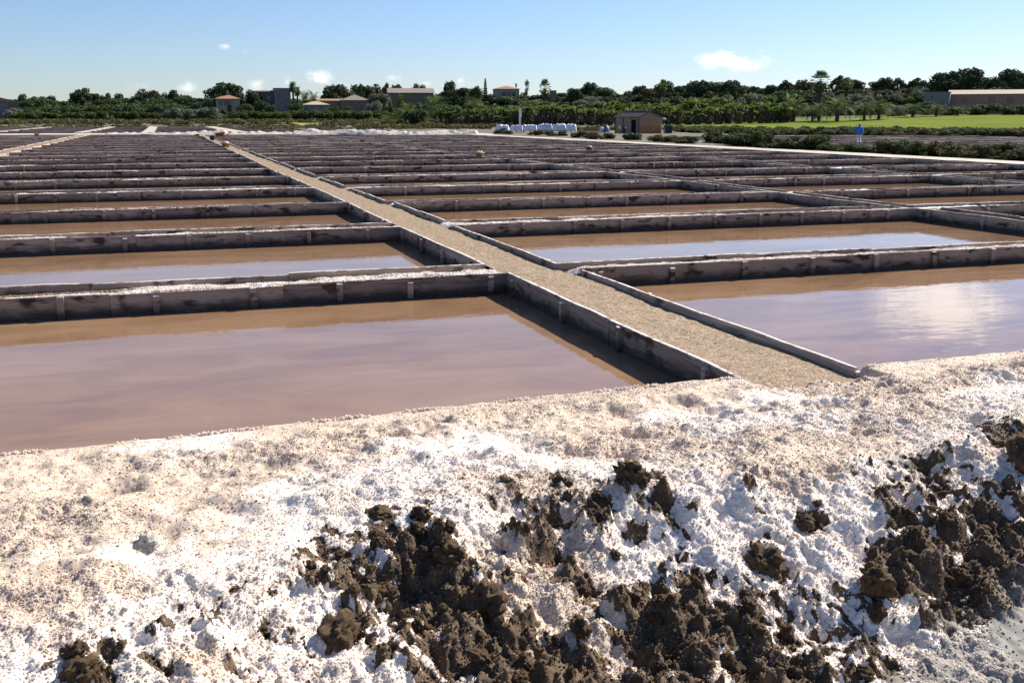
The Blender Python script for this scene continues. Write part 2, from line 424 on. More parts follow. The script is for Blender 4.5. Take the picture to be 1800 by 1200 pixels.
def leaf_mat(name, dark, mid, palest, trans=.25):
    m, t, b = new_mat(name)
    sh = attr(t, 'tint'); rv = objrand(t)
    c = ramp(t, sh, [(0, dark), (.5, mid), (1, palest)])  # leaf colour itself varies, at random per clump and per leaf
    c = mixc(t, mrange(t, rv, 0, 1, 0, .4), c, tuple(a * .72 for a in mid))
    base(t, b, c); b.inputs['Roughness'].default_value = .8; b.inputs['Specular IOR Level'].default_value = .12
    tr = N(t, 'ShaderNodeBsdfTranslucent'); t.links.new(c, tr.inputs['Color'])
    mx = N(t, 'ShaderNodeMixShader'); mx.inputs[0].default_value = trans
    out = t.nodes['Material Output']
    t.links.new(b.outputs[0], mx.inputs[1]); t.links.new(tr.outputs[0], mx.inputs[2]); t.links.new(mx.outputs[0], out.inputs[0])
    return m
M['leaf'] = leaf_mat('broadleaf_foliage', (0.0409, 0.0632, 0.026), (0.0836, 0.121, 0.0446), (0.158, 0.205, 0.0744))
M['pine'] = leaf_mat('pine_foliage', (0.0335, 0.0484, 0.0223), (0.067, 0.0893, 0.0354), (0.131, 0.158, 0.0632), .12)
M['brownpine'] = leaf_mat('brownish_pine_foliage', (0.0652, 0.0595, 0.0298), (0.121, 0.104, 0.0558), (0.196, 0.167, 0.093), .12)
M['olive'] = leaf_mat('grey_green_foliage', (0.093, 0.112, 0.0707), (0.167, 0.186, 0.122), (0.278, 0.298, 0.214))
M['bright'] = leaf_mat('yellow_green_foliage', (.06, .08, .016), (.12, .14, .028), (.2, .21, .05))
M['palm'] = leaf_mat('palm_frond', (0.0521, 0.0781, 0.026), (0.108, 0.149, 0.0446), (0.242, 0.288, 0.093))
M['banana'] = leaf_mat('banana_leaf', (.05, .08, .018), (.1, .145, .032), (.2, .24, .07), .4)
M['scrub'] = leaf_mat('marsh_scrub_foliage', (0.0544, 0.0544, 0.0218), (0.108, 0.103, 0.0387), (0.193, 0.169, 0.0665))
M['greenscrub'] = leaf_mat('green_scrub_foliage', (0.0424, 0.058, 0.0181), (0.085, 0.106, 0.0314), (0.151, 0.169, 0.0544))
M['bark'] = simple_mat('bark', (.06, .045, .032), (.14, .11, .08), 6)
M['palmbark'] = simple_mat('palm_bark', (.07, .055, .04), (.16, .125, .09), 8)

# ------------------------------------------------------------------ terrain
AZK = ([-60, -8, 3, 8, 18, 30, 45, 90], [1, 1, 2, 5, 8, 7, 8, 8])
def terrain(x, y):
    x = np.asarray(x, float); y = np.asarray(y, float)
    D = np.hypot(x, y); az = np.degrees(np.arctan2(x, np.maximum(y, 1e-3)))
    z = -.06 - .34 * ss(29, 34, az) * ss(39, 45, x) * (1 - ss(150, 230, D))
    z = z + 1.5 * ss(225, 340, D) + 1.75 * ss(26, 42, az) * ss(190, 285, D)
    z = z + np.interp(az, *AZK) * ss(345, 500, D) * (1 - .5 * ss(600, 1400, D))
    z = np.where((x > -62) & (x < 38) & (y > 158) & (y < 269), -.45, z)
    z = np.where((x > 52) & (x < 100) & (y > 67) & (y < 117), -.8, z)
    near = np.where((y < 7.0), 1.0, 0.0)
    pans = ((y >= 6.5) & (y < fld_end(x)) & (x < 36.3) & (x > -60))
    z = np.where(pans, -.62, z)
    z = np.where(near > 0, -.56, z)
    return z
def fld_end(x): return 139.5 - .34 * np.maximum(np.asarray(x, float) + 2, 0)
def gh(x, y): return float(terrain(np.array([x]), np.array([y]))[0])
gx = np.unique(np.concatenate([np.linspace(-3500, -300, 9), np.arange(-300, -60, 12), np.arange(-60, 36, 6), [36.2, 36.4], np.arange(38, 120, 3), np.arange(120, 420, 10), np.linspace(420, 3500, 9)]))
gy = np.unique(np.concatenate([np.linspace(-2000, -20, 7), [0, 6.4, 6.6], np.arange(10, 110, 5), np.arange(110, 150, 1.5), np.arange(150, 560, 8), np.linspace(560, 4500, 12)]))
GX, GY = np.meshgrid(gx, gy, indexing='ij')
ground = link('ground', grid_mesh('ground', GX, GY, terrain(GX, GY), M['ground']))
tag(ground, 'flat brown marsh soil rising to a low hill behind', kind='structure')

# ------------------------------------------------------------------ salt pans
WATER_Z = -.28
L_F = [6.69, 13.44, 19.47, 25.07, 31.25, 37.2, 43.2]; L_B = [12.47, 18.78, 24.35, 30.4, 36.07, 42.5, 48.6]
R_F = [6.69, 13.18, 19.69, 24.91, 30.9, 36.87, 42.9]; R_B = [12.54, 18.83, 24.34, 29.9, 35.8, 42.2, 48.3]
def extend(Fr, Ba, n):
    Fr = list(Fr); Ba = list(Ba)
    while len(Fr) < n:
        Fr.append(Ba[-1] + .6 + rnd.uniform(-.08, .12)); Ba.append(Fr[-1] + 5.42 + rnd.uniform(-.1, .1))
    return Fr, Ba
L_F, L_B = extend(L_F, L_B, 22); R_F, R_B = extend(R_F, R_B, 22)
R_XL = [5.30, 5.20, 5.27, 5.16, 5.12, 5.09, 5.10]
L_XR = [4.17, 4.14, 4.11, 4.13, 4.09, 4.05, 4.05]
def rx(i): return R_XL[i] if i < len(R_XL) else 5.06 + .03 * math.sin(i * 2.1)
def lx(i): return L_XR[i] if i < len(L_XR) else 4.05 + .03 * math.sin(i * 1.7)

_plank_cache = {}
def plank_mesh(L, variant):
    key = (round(L / .1), variant)
    if key in _plank_cache: return _plank_cache[key]
    L = key[0] * .1 - .004; n = max(3, min(8, int(L / .45))); mb = MB(); rr = random.Random(key[0] * 7 + variant)
    ring = []
    for i in range(n + 1):
        x = -L / 2 + L * i / n; zt = rr.uniform(-.007, .004); dy = rr.uniform(-.004, .004)
        if i in (0, n): zt -= rr.uniform(0, .008)
        b = len(mb.v)
        mb.v += [(x, -.0175 + dy, -.40), (x, -.0175 + dy, zt), (x, .0175 + dy, zt + rr.uniform(-.003, .003)), (x, .0175 + dy, -.40)]
        ring.append(b)
    for i in range(n):
        a, b = ring[i], ring[i + 1]
        for k in range(4): mb.f.append((a + k, a + (k + 1) % 4, b + (k + 1) % 4, b + k))
    mb.f += [(ring[0] + 3, ring[0] + 2, ring[0] + 1, ring[0]), tuple(ring[-1] + k for k in range(4))]
    me = mb.mesh('plank', M['wood']); _plank_cache[key] = me
    return me
post_meshes = []
for v in range(5):
    w, d = rnd.uniform(.032, .042), rnd.uniform(.02, .028); mb = MB()
    zt = rnd.uniform(-.008, .0); b = .006
    mb.box(-w, w, -d, d, -.42, zt - b); mb.v[4:8] = [(x, y, zt - b) for x, y, z in mb.v[4:8]]
    k = len(mb.v); mb.v += [(-w + b, -d + b, zt), (w - b, -d + b, zt + rnd.uniform(-.005, .005)), (w - b, d - b, zt), (-w + b, d - b, zt)]
    mb.f.remove((4, 5, 6, 7)); mb.f += [(4, 5, k + 1, k), (5, 6, k + 2, k + 1), (6, 7, k + 3, k + 2), (7, 4, k, k + 3), (k, k + 1, k + 2, k + 3)]
    post_meshes.append(mb.mesh('post', M['wood']))
def run_planks(root, a, b, nplank, z, rz, along, thick=1.0):
    """a, b are local end points of the run"""
    ax, ay = a; bx, by = b; L = math.hypot(bx - ax, by - ay)
    cuts = [0] + sorted((i + rnd.uniform(-.18, .18)) / nplank for i in range(1, nplank)) + [1]
    for i in range(nplank):
        c = (cuts[i] + cuts[i + 1]) / 2; l = L * (cuts[i + 1] - cuts[i])
        o = link('plank', plank_mesh(l, rnd.randrange(3)), root)
        o.location = (ax + (bx - ax) * c, ay + (by - ay) * c, z + rnd.uniform(-.016, .012))
        o.rotation_euler = (R(rnd.uniform(-2.6, 2.6)), R(rnd.uniform(-.28, .28)), rz + R(rnd.uniform(-.12, .12)))
        o.scale.y = thick
        o.scale.x = l / (round(l / .1) * .1) if l > .2 else 1
def post(root, x, y, z, rz):
    o = link('post', rnd.choice(post_meshes), root)
    o.location = (x, y, z + rnd.uniform(-.045, .004)); o.rotation_euler = (R(rnd.uniform(-2, 2)), R(rnd.uniform(-2.5, 2.5)), rz + R(rnd.uniform(-5, 5)))
water_objs = []; salt_pts, pebble_pts = [], []
def make_pan(x0, x1, y0, y1, label, group, zt=0.0, npl=None, posts='all', water=True, wz=None, zf=0.0, edge=0, esz=.008):
    cx, cy = (x0 + x1) / 2, (y0 + y1) / 2
    root = empty('salt_pan', (cx, cy, zt)); tag(root, label, 'salt pan', group)
    hx, hy = (x1 - x0) / 2, (y1 - y0) / 2; t = .0175
    nb, ns = npl if npl else (max(2, round((x1 - x0) / 2.8)), 2)
    run_planks(root, (-hx - 2 * t, hy + t), (hx + 2 * t, hy + t), nb, 0, 0, 'x', 1.0 if y0 < 40 else 1.5)
    run_planks(root, (-hx - 2 * t, -hy - t), (hx + 2 * t, -hy - t), nb, zf, 0, 'x', 1.0 if y0 < 40 else 1.5)
    run_planks(root, (-hx - t, -hy + .003), (-hx - t, hy - .003), ns, 0, R(90), 'y')
    run_planks(root, (hx + t, -hy + .003), (hx + t, hy - .003), ns, 0, R(90), 'y')
    sp = rnd.uniform(1.02, 1.3)
    if posts:
        n = max(2, int((x1 - x0) / sp)); off = rnd.uniform(.15, .5)
        for i in range(n + 1):
            x = -hx + off + i * sp + rnd.uniform(-.08, .08)
            if x > hx - .05: break
            post(root, x, hy - .026, -.004, 0)
        if posts == 'all':
            m = int((y1 - y0) / 1.25)
            for s in (-1, 1):
                for i in range(m):
                    y = -hy + .55 + i * (2 * hy - .9) / max(1, m - 1) + rnd.uniform(-.12, .12)
                    if y < hy - .1: post(root, s * (hx - .026), y, -.014, R(90))
    if edge:      # ragged salt crust on the top edges of the boards
        n = int((x1 - x0) * edge); ex = nrg.uniform(x0, x1, n); ok = fbm(ex * 1.3 + y0 * 7, ex * 0 + y1, 4, 77) > .53
        ex = ex[ok]; k = len(ex); rr0 = nrg.random(k) ** 2
        salt_pts.append(np.c_[ex, y1 + nrg.uniform(-.004, .05, k), zt + nrg.uniform(-.004, .006, k), esz * (.5 + rr0)])
    if water:
        w = MB(); wzz = WATER_Z + rnd.uniform(-.012, .012) if wz is None else wz
        w.poly([(x0 - .01, y0 - .01, zt + wzz), (x1 + .01, y0 - .01, zt + wzz), (x1 + .01, y1 + .01, zt + wzz), (x0 - .01, y1 + .01, zt + wzz)])
        o = w.obj('water', M['water']); tag(o, 'still brown brine lying in a wooden salt pan', kind='structure'); water_objs.append(o)
    return root
def nth(i):
    return ['nearest', 'second', 'third', 'fourth', 'fifth', 'sixth', 'seventh', 'eighth', 'ninth', 'tenth', '11th', '12th', '13th', '14th', '15th', '16th', '17th', '18th', '19th', '20th', '21st', '22nd', '23rd'][i]
def bund_surface(name, x0, x1, y0, y1, za, zb, step, seed, saltk, lift):
    """gravel strip between two rows: za at y0 (back board of the nearer pan), zb at y1"""
    nx = max(3, int((x1 - x0) / step)); ny = max(4, min(28, int((y1 - y0) / step)))
    X, Y = np.meshgrid(np.linspace(x0, x1, nx), np.linspace(y0, y1, ny), indexing='ij')
    v = (Y - y0) / (y1 - y0)
    Z = za + (zb - za) * v
    edge = ss(0, .1, v) * ss(0, .1, 1 - v)
    n = fbm(X * .9 + seed, Y * 2.2, 4, seed); n2 = fbm(X * 7, Y * 7, 3, seed + 5)
    salt = ss(.52, .63, n + .10 * (1 - np.abs(v - .4) * 2) + saltk)
    Z = Z + lift * edge * (n - .45) * 1.6 + .025 * (n2 - .5) * (.4 + .6 * edge) + salt * lift * .5 * edge * (.4 + n2)
    Z = Z - .09 * (ss(x0 + .22, x0, X) + ss(x1 - .22, x1, X))          # the ends run out under the paths
    me = grid_mesh(name, X, Y, Z, M['gravel'], attrs={'salt': salt})
    o = link(name, me); tag(o, 'gravel and salt crust strip between two rows of pans', kind='structure')
    return X, Y, Z, salt
def sprinkle(X, Y, Z, salt, dens, smin, smax):
    """random salt lumps and pebbles on a strip"""
    n, m = X.shape; A = abs((X[-1, 0] - X[0, 0]) * (Y[0, -1] - Y[0, 0])); k = int(A * dens)
    i = nrg.integers(0, n - 1, k); j = nrg.integers(0, m - 1, k); u = nrg.random(k); v = nrg.random(k)
    def lerp(Q): return (Q[i, j] * (1 - u) + Q[i + 1, j] * u) * (1 - v) + (Q[i, j + 1] * (1 - u) + Q[i + 1, j + 1] * u) * v
    P = np.stack([lerp(X), lerp(Y), lerp(Z)], -1); s = lerp(salt)
    sz = smin + (smax - smin) * nrg.random(k) ** 2
    is_s = s + (nrg.random(k) - .5) * .5 > .5
    salt_pts.append(np.c_[P[is_s], sz[is_s]]); pebble_pts.append(np.c_[P[~is_s], sz[~is_s]])

COLS = [  # fronts, backs, x0(i), x1(i), first row, last row, phrase
    (L_F, L_B, lambda i: -8.72 + .04 * math.sin(i), lx, 0, 21, 'left of the central gravel path'),
    (R_F, R_B, rx, lambda i: 16.15 + .08 * math.sin(i * 1.3), 0, 20, 'right of the central gravel path'),
    (R_F, R_B, lambda i: 16.8 + .08 * math.sin(i * 1.9), lambda i: 26.1 + .08 * math.sin(i), 1, 19, 'second column right of the gravel path'),
    (R_F, R_B, lambda i: 26.75 + .06 * math.sin(i * 2.3), lambda i: 35.75, 3, 18, 'in the column beside the pale right track'),
    (L_F, L_B, lambda i: -22.0, lambda i: -9.92 + .03 * math.sin(i * 2), 8, 21, 'left of the far left path'),
]
for ci, (Fr, Ba, fx0, fx1, i0, i1, phrase) in enumerate(COLS):
    for i in range(i0, i1 + 1):
        x0, x1 = fx0(i), fx1(i); y0 = Fr[i] + rnd.uniform(-.04, .04) * (i > 6); y1 = Ba[i]
        if ci in (2, 3): y0 += .1 * math.sin(ci * 3 + i); y1 += .1 * math.sin(ci * 5 + i * 2)
        near = i <= 5 and ci < 2
        npl = None if i <= 6 else ((3, 1) if i <= 12 else (2, 1))
        ps = 'all' if (i <= 7 and ci != 4) else ('back' if i <= 14 else None)
        lab = '%s wooden salt pan from the salt bank, %s' % (nth(i), phrase)
        make_pan(x0, x1, y0, y1, lab, 'wooden salt pans with brine', zt=rnd.uniform(-.012, .012) if i > 0 else 0.0, npl=npl, posts=ps, zf=(-.085 if ci == 0 else -.04) if i == 0 else 0.0, edge=[420, 300, 200, 140, 100, 70, 50, 40, 30][i] if i < 9 else 0, esz=.0065 + .0016 * i)
        # strip behind this pan
        if i < i1:
            ya, yb = y1 + .036, Fr[i + 1] - .06 - .04
            if ci in (2, 3): yb -= .1
            step = .035 if near and i < 2 else (.06 if i < 6 else (.16 if i < 12 else .4))
            xa, xb = (x0 - .25, x1 + .12)
            if ci == 0: xa, xb = (max(x0 - .3, -9.3), x1 + .2)
            if ci == 1: xa, xb = x0 - .2, x1 + .33
            if ci == 2: xa, xb = x0 - .33, x1 + .33
            X, Y, Z, S = bund_surface('gravel_bund', xa, xb, ya, yb + .05, -.05, -.105, step, 40 + ci * 50 + i, (.085 if i < 2 else .035 if ci < 2 else .0) - .006 * min(i, 8), .05 if i < 8 else .035)
            if near and i < 5: sprinkle(X, Y, Z, S, [2600, 1500, 800, 500, 350][i], .006, .012 + .002 * i)

# the gravel paths between the columns
def strip_path(name, ys, fl, fr, zl, zr, step, nu, seed, saltk, label):
    U = np.linspace(0, 1, nu); Yv = np.array(ys)
    XL = np.array([fl(y) for y in ys]); XR = np.array([fr(y) for y in ys])
    X = XL[:, None] * (1 - U) + XR[:, None] * U; Y = np.repeat(Yv[:, None], nu, 1)
    n2 = fbm(X * 6, Y * 6, 3, seed); n = fbm(X * 1.3, Y * 1.0, 3, seed + 3)
    Z = zl + (zr - zl) * U[None, :] + .05 * (n - .5) + .02 * (n2 - .5)
    salt = 0.0 * n + .0 * np.maximum(ss(.84, .92, n + saltk), ss(.8, .9, n + .3 * ss(7.4, 6.6, Y) * U[None, :] + .15 * ss(.85, 1, U)[None, :]))
    me = grid_mesh(name, X, Y, Z, M['gravel'], attrs={'salt': salt}); o = link(name, me); tag(o, label, kind='structure')
    return X, Y, Z, salt
def edge_fn(Fr, Ba, fx, sgn, n):
    def f(y):
        for i in range(n):
            if y < Ba[i] + .25: return fx(i) + sgn * .038
        return fx(n - 1) + sgn * .038
    return f
ys = np.concatenate([np.arange(6.0, 14, .05), np.arange(14, 30, .12), np.arange(30, 60, .3), np.arange(60, 137, .8)])
X, Y, Z, S = strip_path('gravel_path', ys, edge_fn(L_F, L_B, lx, 1, 22), edge_fn(R_F, R_B, rx, -1, 21), -.028, -.095, .05, 28, 301, -.02, 'central tan gravel path running away between the pans')
for (a, b, d) in ((6.0, 9, 5200), (9, 13, 3600), (13, 19, 1900), (19, 28, 900)):
    m = (ys >= a) & (ys <= b)
    sprinkle(X[m], Y[m], Z[m], S[m], d * .75, .008, .024)
ysl = np.arange(40, 140, .8)
strip_path('gravel_path', ysl, lambda y: -9.92 + .05, lambda y: -8.72 - .05, -.05, -.05, .3, 8, 311, -.1, 'pale sandy path far left between the pans')
strip_path('gravel_path', np.arange(12, 128, .4), lambda y: 16.15 + .11, lambda y: 16.8 - .11, -.04, -.07, .3, 8, 321, .0, 'narrow gravel path right of the first pan column')
strip_path('gravel_path', np.arange(24, 126, .5), lambda y: 26.1 + .11, lambda y: 26.75 - .11, -.04, -.07, .3, 8, 331, .0, 'narrow gravel path right of the second pan column')
# pale salt track along the right edge of the field
ty = np.arange(20, 126, 1.0); tu = np.linspace(0, 1, 12)
TX = 35.9 + tu[None, :] * (3.0 + .3 * np.sin(ty[:, None] * .15)) + 0 * ty[:, None]; TY = np.repeat(ty[:, None], 12, 1)
TZ = .02 + .03 * (fbm(TX * .8, TY * .8, 3, 5) - .5) - .06 * ss(.8, 1, tu)[None, :]
tag(link('salt_track', grid_mesh('salt_track', TX, TY, TZ, M['track'])), 'pale salt track along the right edge of the pans', kind='structure')
# pinkish track across the far end, under the salt heaps
fx = np.linspace(-45, 42, 120); fv = np.linspace(0, 1, 6)
FX = np.repeat(fx[:, None], 6, 1); FY = (fld_end(fx) - .5)[:, None] + fv[None, :] * 13.0
FZ = -.03 + .05 * (fbm(FX * .5, FY * .5, 3, 8) - .5)
tag(link('salt_track', grid_mesh('salt_track', FX, FY, FZ, M['pinktrack'])), 'pinkish salt track crossing the far end of the pans', kind='structure')

# far field of pans behind the heaps, and low pans to the right of the track
for c, (x0, x1) in enumerate([(-62, -50), (-49, -37.5), (-36.5, -25), (-24, -12), (-10.5, -3), (-1.2, 9.5), (12, 24), (25, 38)]):
    for r in range(8):
        y0 = 158 + r * 14
        make_pan(x0, x1, y0, y0 + 13.2, '%s low far pan behind the white heaps, %s column from the left' % (nth(r), nth(c).replace('nearest', 'first')), 'far salt pans behind the heaps', zt=-.02 + .01 * r, npl=(1, 1), posts=None, wz=-.2)
    P = MB(); 
px_ = [(-50, -49), (-37.5, -36.5), (-25, -24), (-12, -10.5), (-3, -1.2), (9.5, 12), (24, 25)]
for (a, b) in px_:
    yy = np.arange(154, 272, 4.0); X = np.array([[a + .06, b - .06]] * len(yy)); Y = np.repeat(yy[:, None], 2, 1)
    tag(link('gravel_path', grid_mesh('gravel_path', X, Y, X * 0 + .03, M['track'])), 'pale path between pans of the far field', kind='structure')
for c, (x0, x1) in enumerate([(52, 66), (67, 82), (83, 100)]):
    for r in range(8):
        y0 = 66 + r * 6 + c * 2
        make_pan(x0, x1, y0, y0 + 5.5, '%s low pan row beyond the bushes, %s column from the left' % (nth(r), nth(c).replace('nearest', 'first')), 'low pans beyond the right track', zt=-.22, npl=(2, 1), posts=None, wz=-.14)
        X = np.array([[x0, x0], [x1, x1]], float); Y = np.array([[y0 + 5.55, y0 + 5.96]] * 2); tag(link('gravel_bund', grid_mesh('gravel_bund', X, Y, X * 0 - .23, M['track'])), 'pale strip between low pans beyond the bushes', kind='structure')

# ------------------------------------------------------------------ salt crust bank in the foreground
CRX = [-4, -1.5, -.74, -.23, .42, 1.05, 1.74, 2.5, 3.1, 3.9, 5.4, 9]
CRY = [3.3, 3.55, 4.0, 4.3, 4.65, 4.92, 5.1, 5.2, 5.05, 4.95, 5.0, 5.1]
# exposed earth seen in the photograph: (x, y, half width, half height, strength)
EARTH = [(720, 1050, 190, 75, .9), (880, 1140, 230, 70, .8), (1240, 1140, 240, 70, .92), (1680, 1000, 170, 110, .82), (1040, 890, 110, 55, .75),
         (1110, 840, 38, 32, .6), (1330, 990, 45, 45, .8), (1550, 1040, 60, 45, .7), (100, 1160, 80, 40, .75), (1420, 920, 25, 30, .5),
         (1760, 780, 75, 35, .75), (600, 1020, 90, 45, .6), (270, 1180, 30, 25, .5), (1250, 870, 60, 25, .35), (960, 1000, 60, 30, .4), (1190, 960, 70, 30, .55),
         (880, 890, 40, 20, .3), (1000, 1180, 420, 55, 1.0), (1230, 1095, 330, 45, .72), (1420, 1120, 180, 75, .8), (1780, 1060, 120, 110, 1.0), (1700, 900, 120, 50, .55), (1130, 1090, 70, 40, .7), (430, 1010, 40, 25, .3), (1150, 1060, 80, 50, .5)]
def bank_macro(X, Y):
    s = np.interp(X, CRX, CRY) - Y + .25 * (fbm(X * 1.1, Y * .6, 3, 71) - .5)
    drop = .56 * ss(-.1, 1.9, s) 
    z = .01 - drop
    return z, s
_blobs = []
for (px, py, hw, hh, st) in EARTH:
    z = -.05
    for _ in range(6):
        x, y = on_plane(px, py, z); z = float(bank_macro(np.array([x]), np.array([y]))[0][0])
    x2, y2 = on_plane(px + hw, py, z); x3, y3 = on_plane(px, py - hh, z)
    _blobs.append((x, y, math.hypot(x2 - x, y2 - y), math.hypot(x3 - x, y3 - y), math.atan2(y2 - y, x2 - x), st))
def bank(X, Y):
    z, s = bank_macro(X, Y)
    dirt = np.zeros_like(X)
    for (bx, by, rw, rh, an, st) in _blobs:
        dx = X - bx; dy = Y - by; u = (dx * math.cos(an) + dy * math.sin(an)) / rw; v = (-dx * math.sin(an) + dy * math.cos(an)) / rh
        dirt = np.maximum(dirt, st * np.exp(-(u * u + v * v) * .7))
    streak = fbm(X * 3.6, Y * 1.5, 4, 21); fine = fbm(X * 9, Y * 8, 4, 33, .6)
    foot = ss(-.04, .16, s - np.interp(X, [2.4, 2.8, 3.3, 4.1, 5], [2.0, 1.72, 1.5, 1.2, 1.05]) + .3 * (fine - .5))
    d = dirt * .95 + (streak - .5) * 1.25 + (fine - .5) * 1.2 + (fbm(X * 27, Y * 24, 3, 34) - .5) * .8 + .16 * ss(.3, 1.2, s)
    d = d - .24 * ss(.15, -.4, s)
    dm = ss(.40, .62, d)                       # 1 = bare earth
    w1, i1 = worley(X * 5.5 + fine * .6, Y * 5.5 + streak, 3); w2, i2 = worley(X * 13 + fine, Y * 13, 9)
    w3, _ = worley(X * 32, Y * 32, 17)
    lump1 = np.clip(1 - w1 * 1.25, 0, 1) * i1; lump2 = np.clip(1 - w2 * 1.2, 0, 1) * i2; lump3 = np.clip(1 - w3 * 1.1, 0, 1)
    slope = ss(-.2, .5, s) * (1 - .85 * foot)
    flat = 1 - ss(-.3, .3, s)
    lowm = fbm(X * 1.7, Y * 1.9, 3, 55); midm = fbm(X * 5, Y * 5.5, 4, 56)
    smooth = ss(.5, .64, fbm(X * .9, Y * 1.5, 3, 141)) * ss(.5, 0, s)
    # earth stands proud in clods, salt lies over it as a lumpy quilt
    z = z + slope * ((lowm - .5) * .16 + (midm - .5) * .14)
    z = z + dm * (1 - foot) * (.12 + .88 * slope) * (lump1 * .11 + lump2 * .08 + lump3 * .028 + .05 * (midm - .5) - .035) 
    z = z + (1 - dm) * (1 - .65 * smooth) * ((.05 - .022 * flat) * (fbm(X * 11, Y * 11, 4, 66, .6) - .5) + lump3 * (.012 - .006 * flat) + .022 * lump2 + .03 * slope * lump1 - .02 * ss(.25, .05, fine))
    z = z + flat * ((lowm - .5) * .10 + (midm - .5) * .09 + (fbm(X * 3, Y * 6, 3, 77) - .5) * .05)
    # foot marks and hollows on the flat
    w4, i4 = worley(X * 1.5, Y * 2.6, 44)
    z = z - flat * .045 * ss(.30, .08, w4) * (i4 > .35)
    z = z + .015 * foot * lump2
    cream = np.clip(ss(.45, .75, fbm(X * 1.2, Y * 1.6, 4, 88) + .34 * ss(-.5, -1.3, s)) + .55 * ss(.5, .75, fbm(X * 4, Y * 5, 3, 92)), 0, 1)
    # meet the pan boards and the path flush
    e = ss(6.68, 6.2, Y)
    z = z * e + (.008 - .062 * (1 - ss(-1.5, 3.8, X)) + .018 * (fbm(X * 9, Y * 9, 3, 61) - .4)) * (1 - e)
    # the gravel path runs out raggedly over the bank
    low = ss(4.15, 4.27, X) * ss(5.36, 5.22, X) * ss(0, .12, Y - (6.3 + .55 * (fbm(X * 4.5, Y * 3, 4, 15) - .5)))
    z = z * (1 - low) - .15 * low
    return z, 1 - dm, cream, foot, s
bxv = np.concatenate([np.arange(-4.5, -2.0, .05), np.arange(-2.0, 7.9, .0118), np.arange(7.9, 13, .05)])
byv = np.concatenate([np.arange(2.0, 2.6, .04), np.arange(2.6, 6.672, .0108), [6.672]])
BX, BY = np.meshgrid(bxv, byv, indexing='ij')
BZ, BS, BC, BF, BSS = bank(BX, BY)
bank_o = link('salt_bank', grid_mesh('salt_bank', BX, BY, BZ, M['bank'], attrs={'salt': np.maximum(BS * (1 - BF), 0), 'cream': BC, 'mud': BF}))
tag(bank_o, 'lumpy white salt crust over dark earth in the foreground bank', kind='structure')

def scatter(name, P, mat, label, subdiv=1, rough=0.0, flat=1.0, jit=.35):
    """P: n x 4 (position, radius); one GN object that instances small stones"""
    n = len(P)
    me = bpy.data.meshes.new(name); me.vertices.add(n); me.vertices.foreach_set('co', P[:, :3].astype(np.float32).ravel())
    sc = P[:, 3:4] * (1 + jit * (nrg.random((n, 3)) * 2 - 1)); 
    a = me.attributes.new('size', 'FLOAT_VECTOR', 'POINT'); a.data.foreach_set('vector', sc.astype(np.float32).ravel())
    me.materials.append(mat)
    o = link(name, me); tag(o, label, kind='stuff')
    g = bpy.data.node_groups.new(name, 'GeometryNodeTree')
    g.interface.new_socket('Geometry', in_out='INPUT', socket_type='NodeSocketGeometry')
    g.interface.new_socket('Geometry', in_out='OUTPUT', socket_type='NodeSocketGeometry')
    gi = N(g, 'NodeGroupInput'); go = N(g, 'NodeGroupOutput')
    ico = N(g, 'GeometryNodeMeshIcoSphere'); ico.inputs['Radius'].default_value = 1.0; ico.inputs['Subdivisions'].default_value = subdiv
    src = ico.outputs[0]
    if rough:
        sp = N(g, 'GeometryNodeSetPosition'); nz = N(g, 'ShaderNodeTexNoise'); nz.inputs['Scale'].default_value = 1.3
        nn = N(g, 'GeometryNodeInputNormal'); vm = N(g, 'ShaderNodeVectorMath', operation='SCALE')
        ma = N(g, 'ShaderNodeMath', operation='MULTIPLY_ADD'); ma.inputs[1].default_value = rough * 2; ma.inputs[2].default_value = -rough
        g.links.new(nz.outputs[0], ma.inputs[0]); g.links.new(nn.outputs[0], vm.inputs[0]); g.links.new(ma.outputs[0], vm.inputs['Scale'])
        g.links.new(vm.outputs[0], sp.inputs['Offset']); g.links.new(src, sp.inputs['Geometry']); src = sp.outputs[0]
    sm = N(g, 'GeometryNodeSetMaterial'); sm.inputs['Material'].default_value = mat
    ip = N(g, 'GeometryNodeInstanceOnPoints')
    rv = N(g, 'FunctionNodeRandomValue', data_type='FLOAT_VECTOR'); rv.inputs['Max'].default_value = (6.28, 6.28, 6.28)
    na = N(g, 'GeometryNodeInputNamedAttribute', data_type='FLOAT_VECTOR'); na.inputs['Name'].default_value = 'size'
    g.links.new(src, sm.inputs[0]); g.links.new(sm.outputs[0], ip.inputs['Instance']); g.links.new(gi.outputs[0], ip.inputs['Points'])
    g.links.new(rv.outputs[0], ip.inputs['Rotation']); g.links.new(na.outputs[0], ip.inputs['Scale'])
    g.links.new(ip.outputs[0], go.inputs[0])
    md = o.modifiers.new('scatter', 'NODES'); md.node_group = g
    return o
# crystals and crumbs strewn over the bank, denser towards the lens
K = 680000
px = nrg.uniform(-1.9, 7.8, K); py = nrg.uniform(2.55, 6.66, K)
azp = np.degrees(np.arctan2(px, py)); keep = (azp > -16) & (azp < 52) & (nrg.random(K) < np.clip(1.6 - (py - 3) * .30, .3, 1))
px, py = px[keep], py[keep]
pz, psalt, pcream, pfoot, pss = bank(px, py)
r0 = nrg.random(len(px)) ** 2.2
sizes = .0026 + .0048 * r0
rr_ = nrg.random(len(px)); is_salt = (psalt > .5) & (rr_ > .012) | (psalt <= .5) & (rr_ < .02 + .9 * psalt + .22 * ss(.52, .66, fbm(px * 6, py * 5, 3, 123))) & (pfoot < .5)
is_cream = nrg.random(len(px)) < pcream * .8
bare = ~is_salt
is_salt &= nrg.random(len(px)) > .7 * ss(.5, .64, fbm(px * .9, py * 1.5, 3, 141)) * ss(.5, 0, pss)
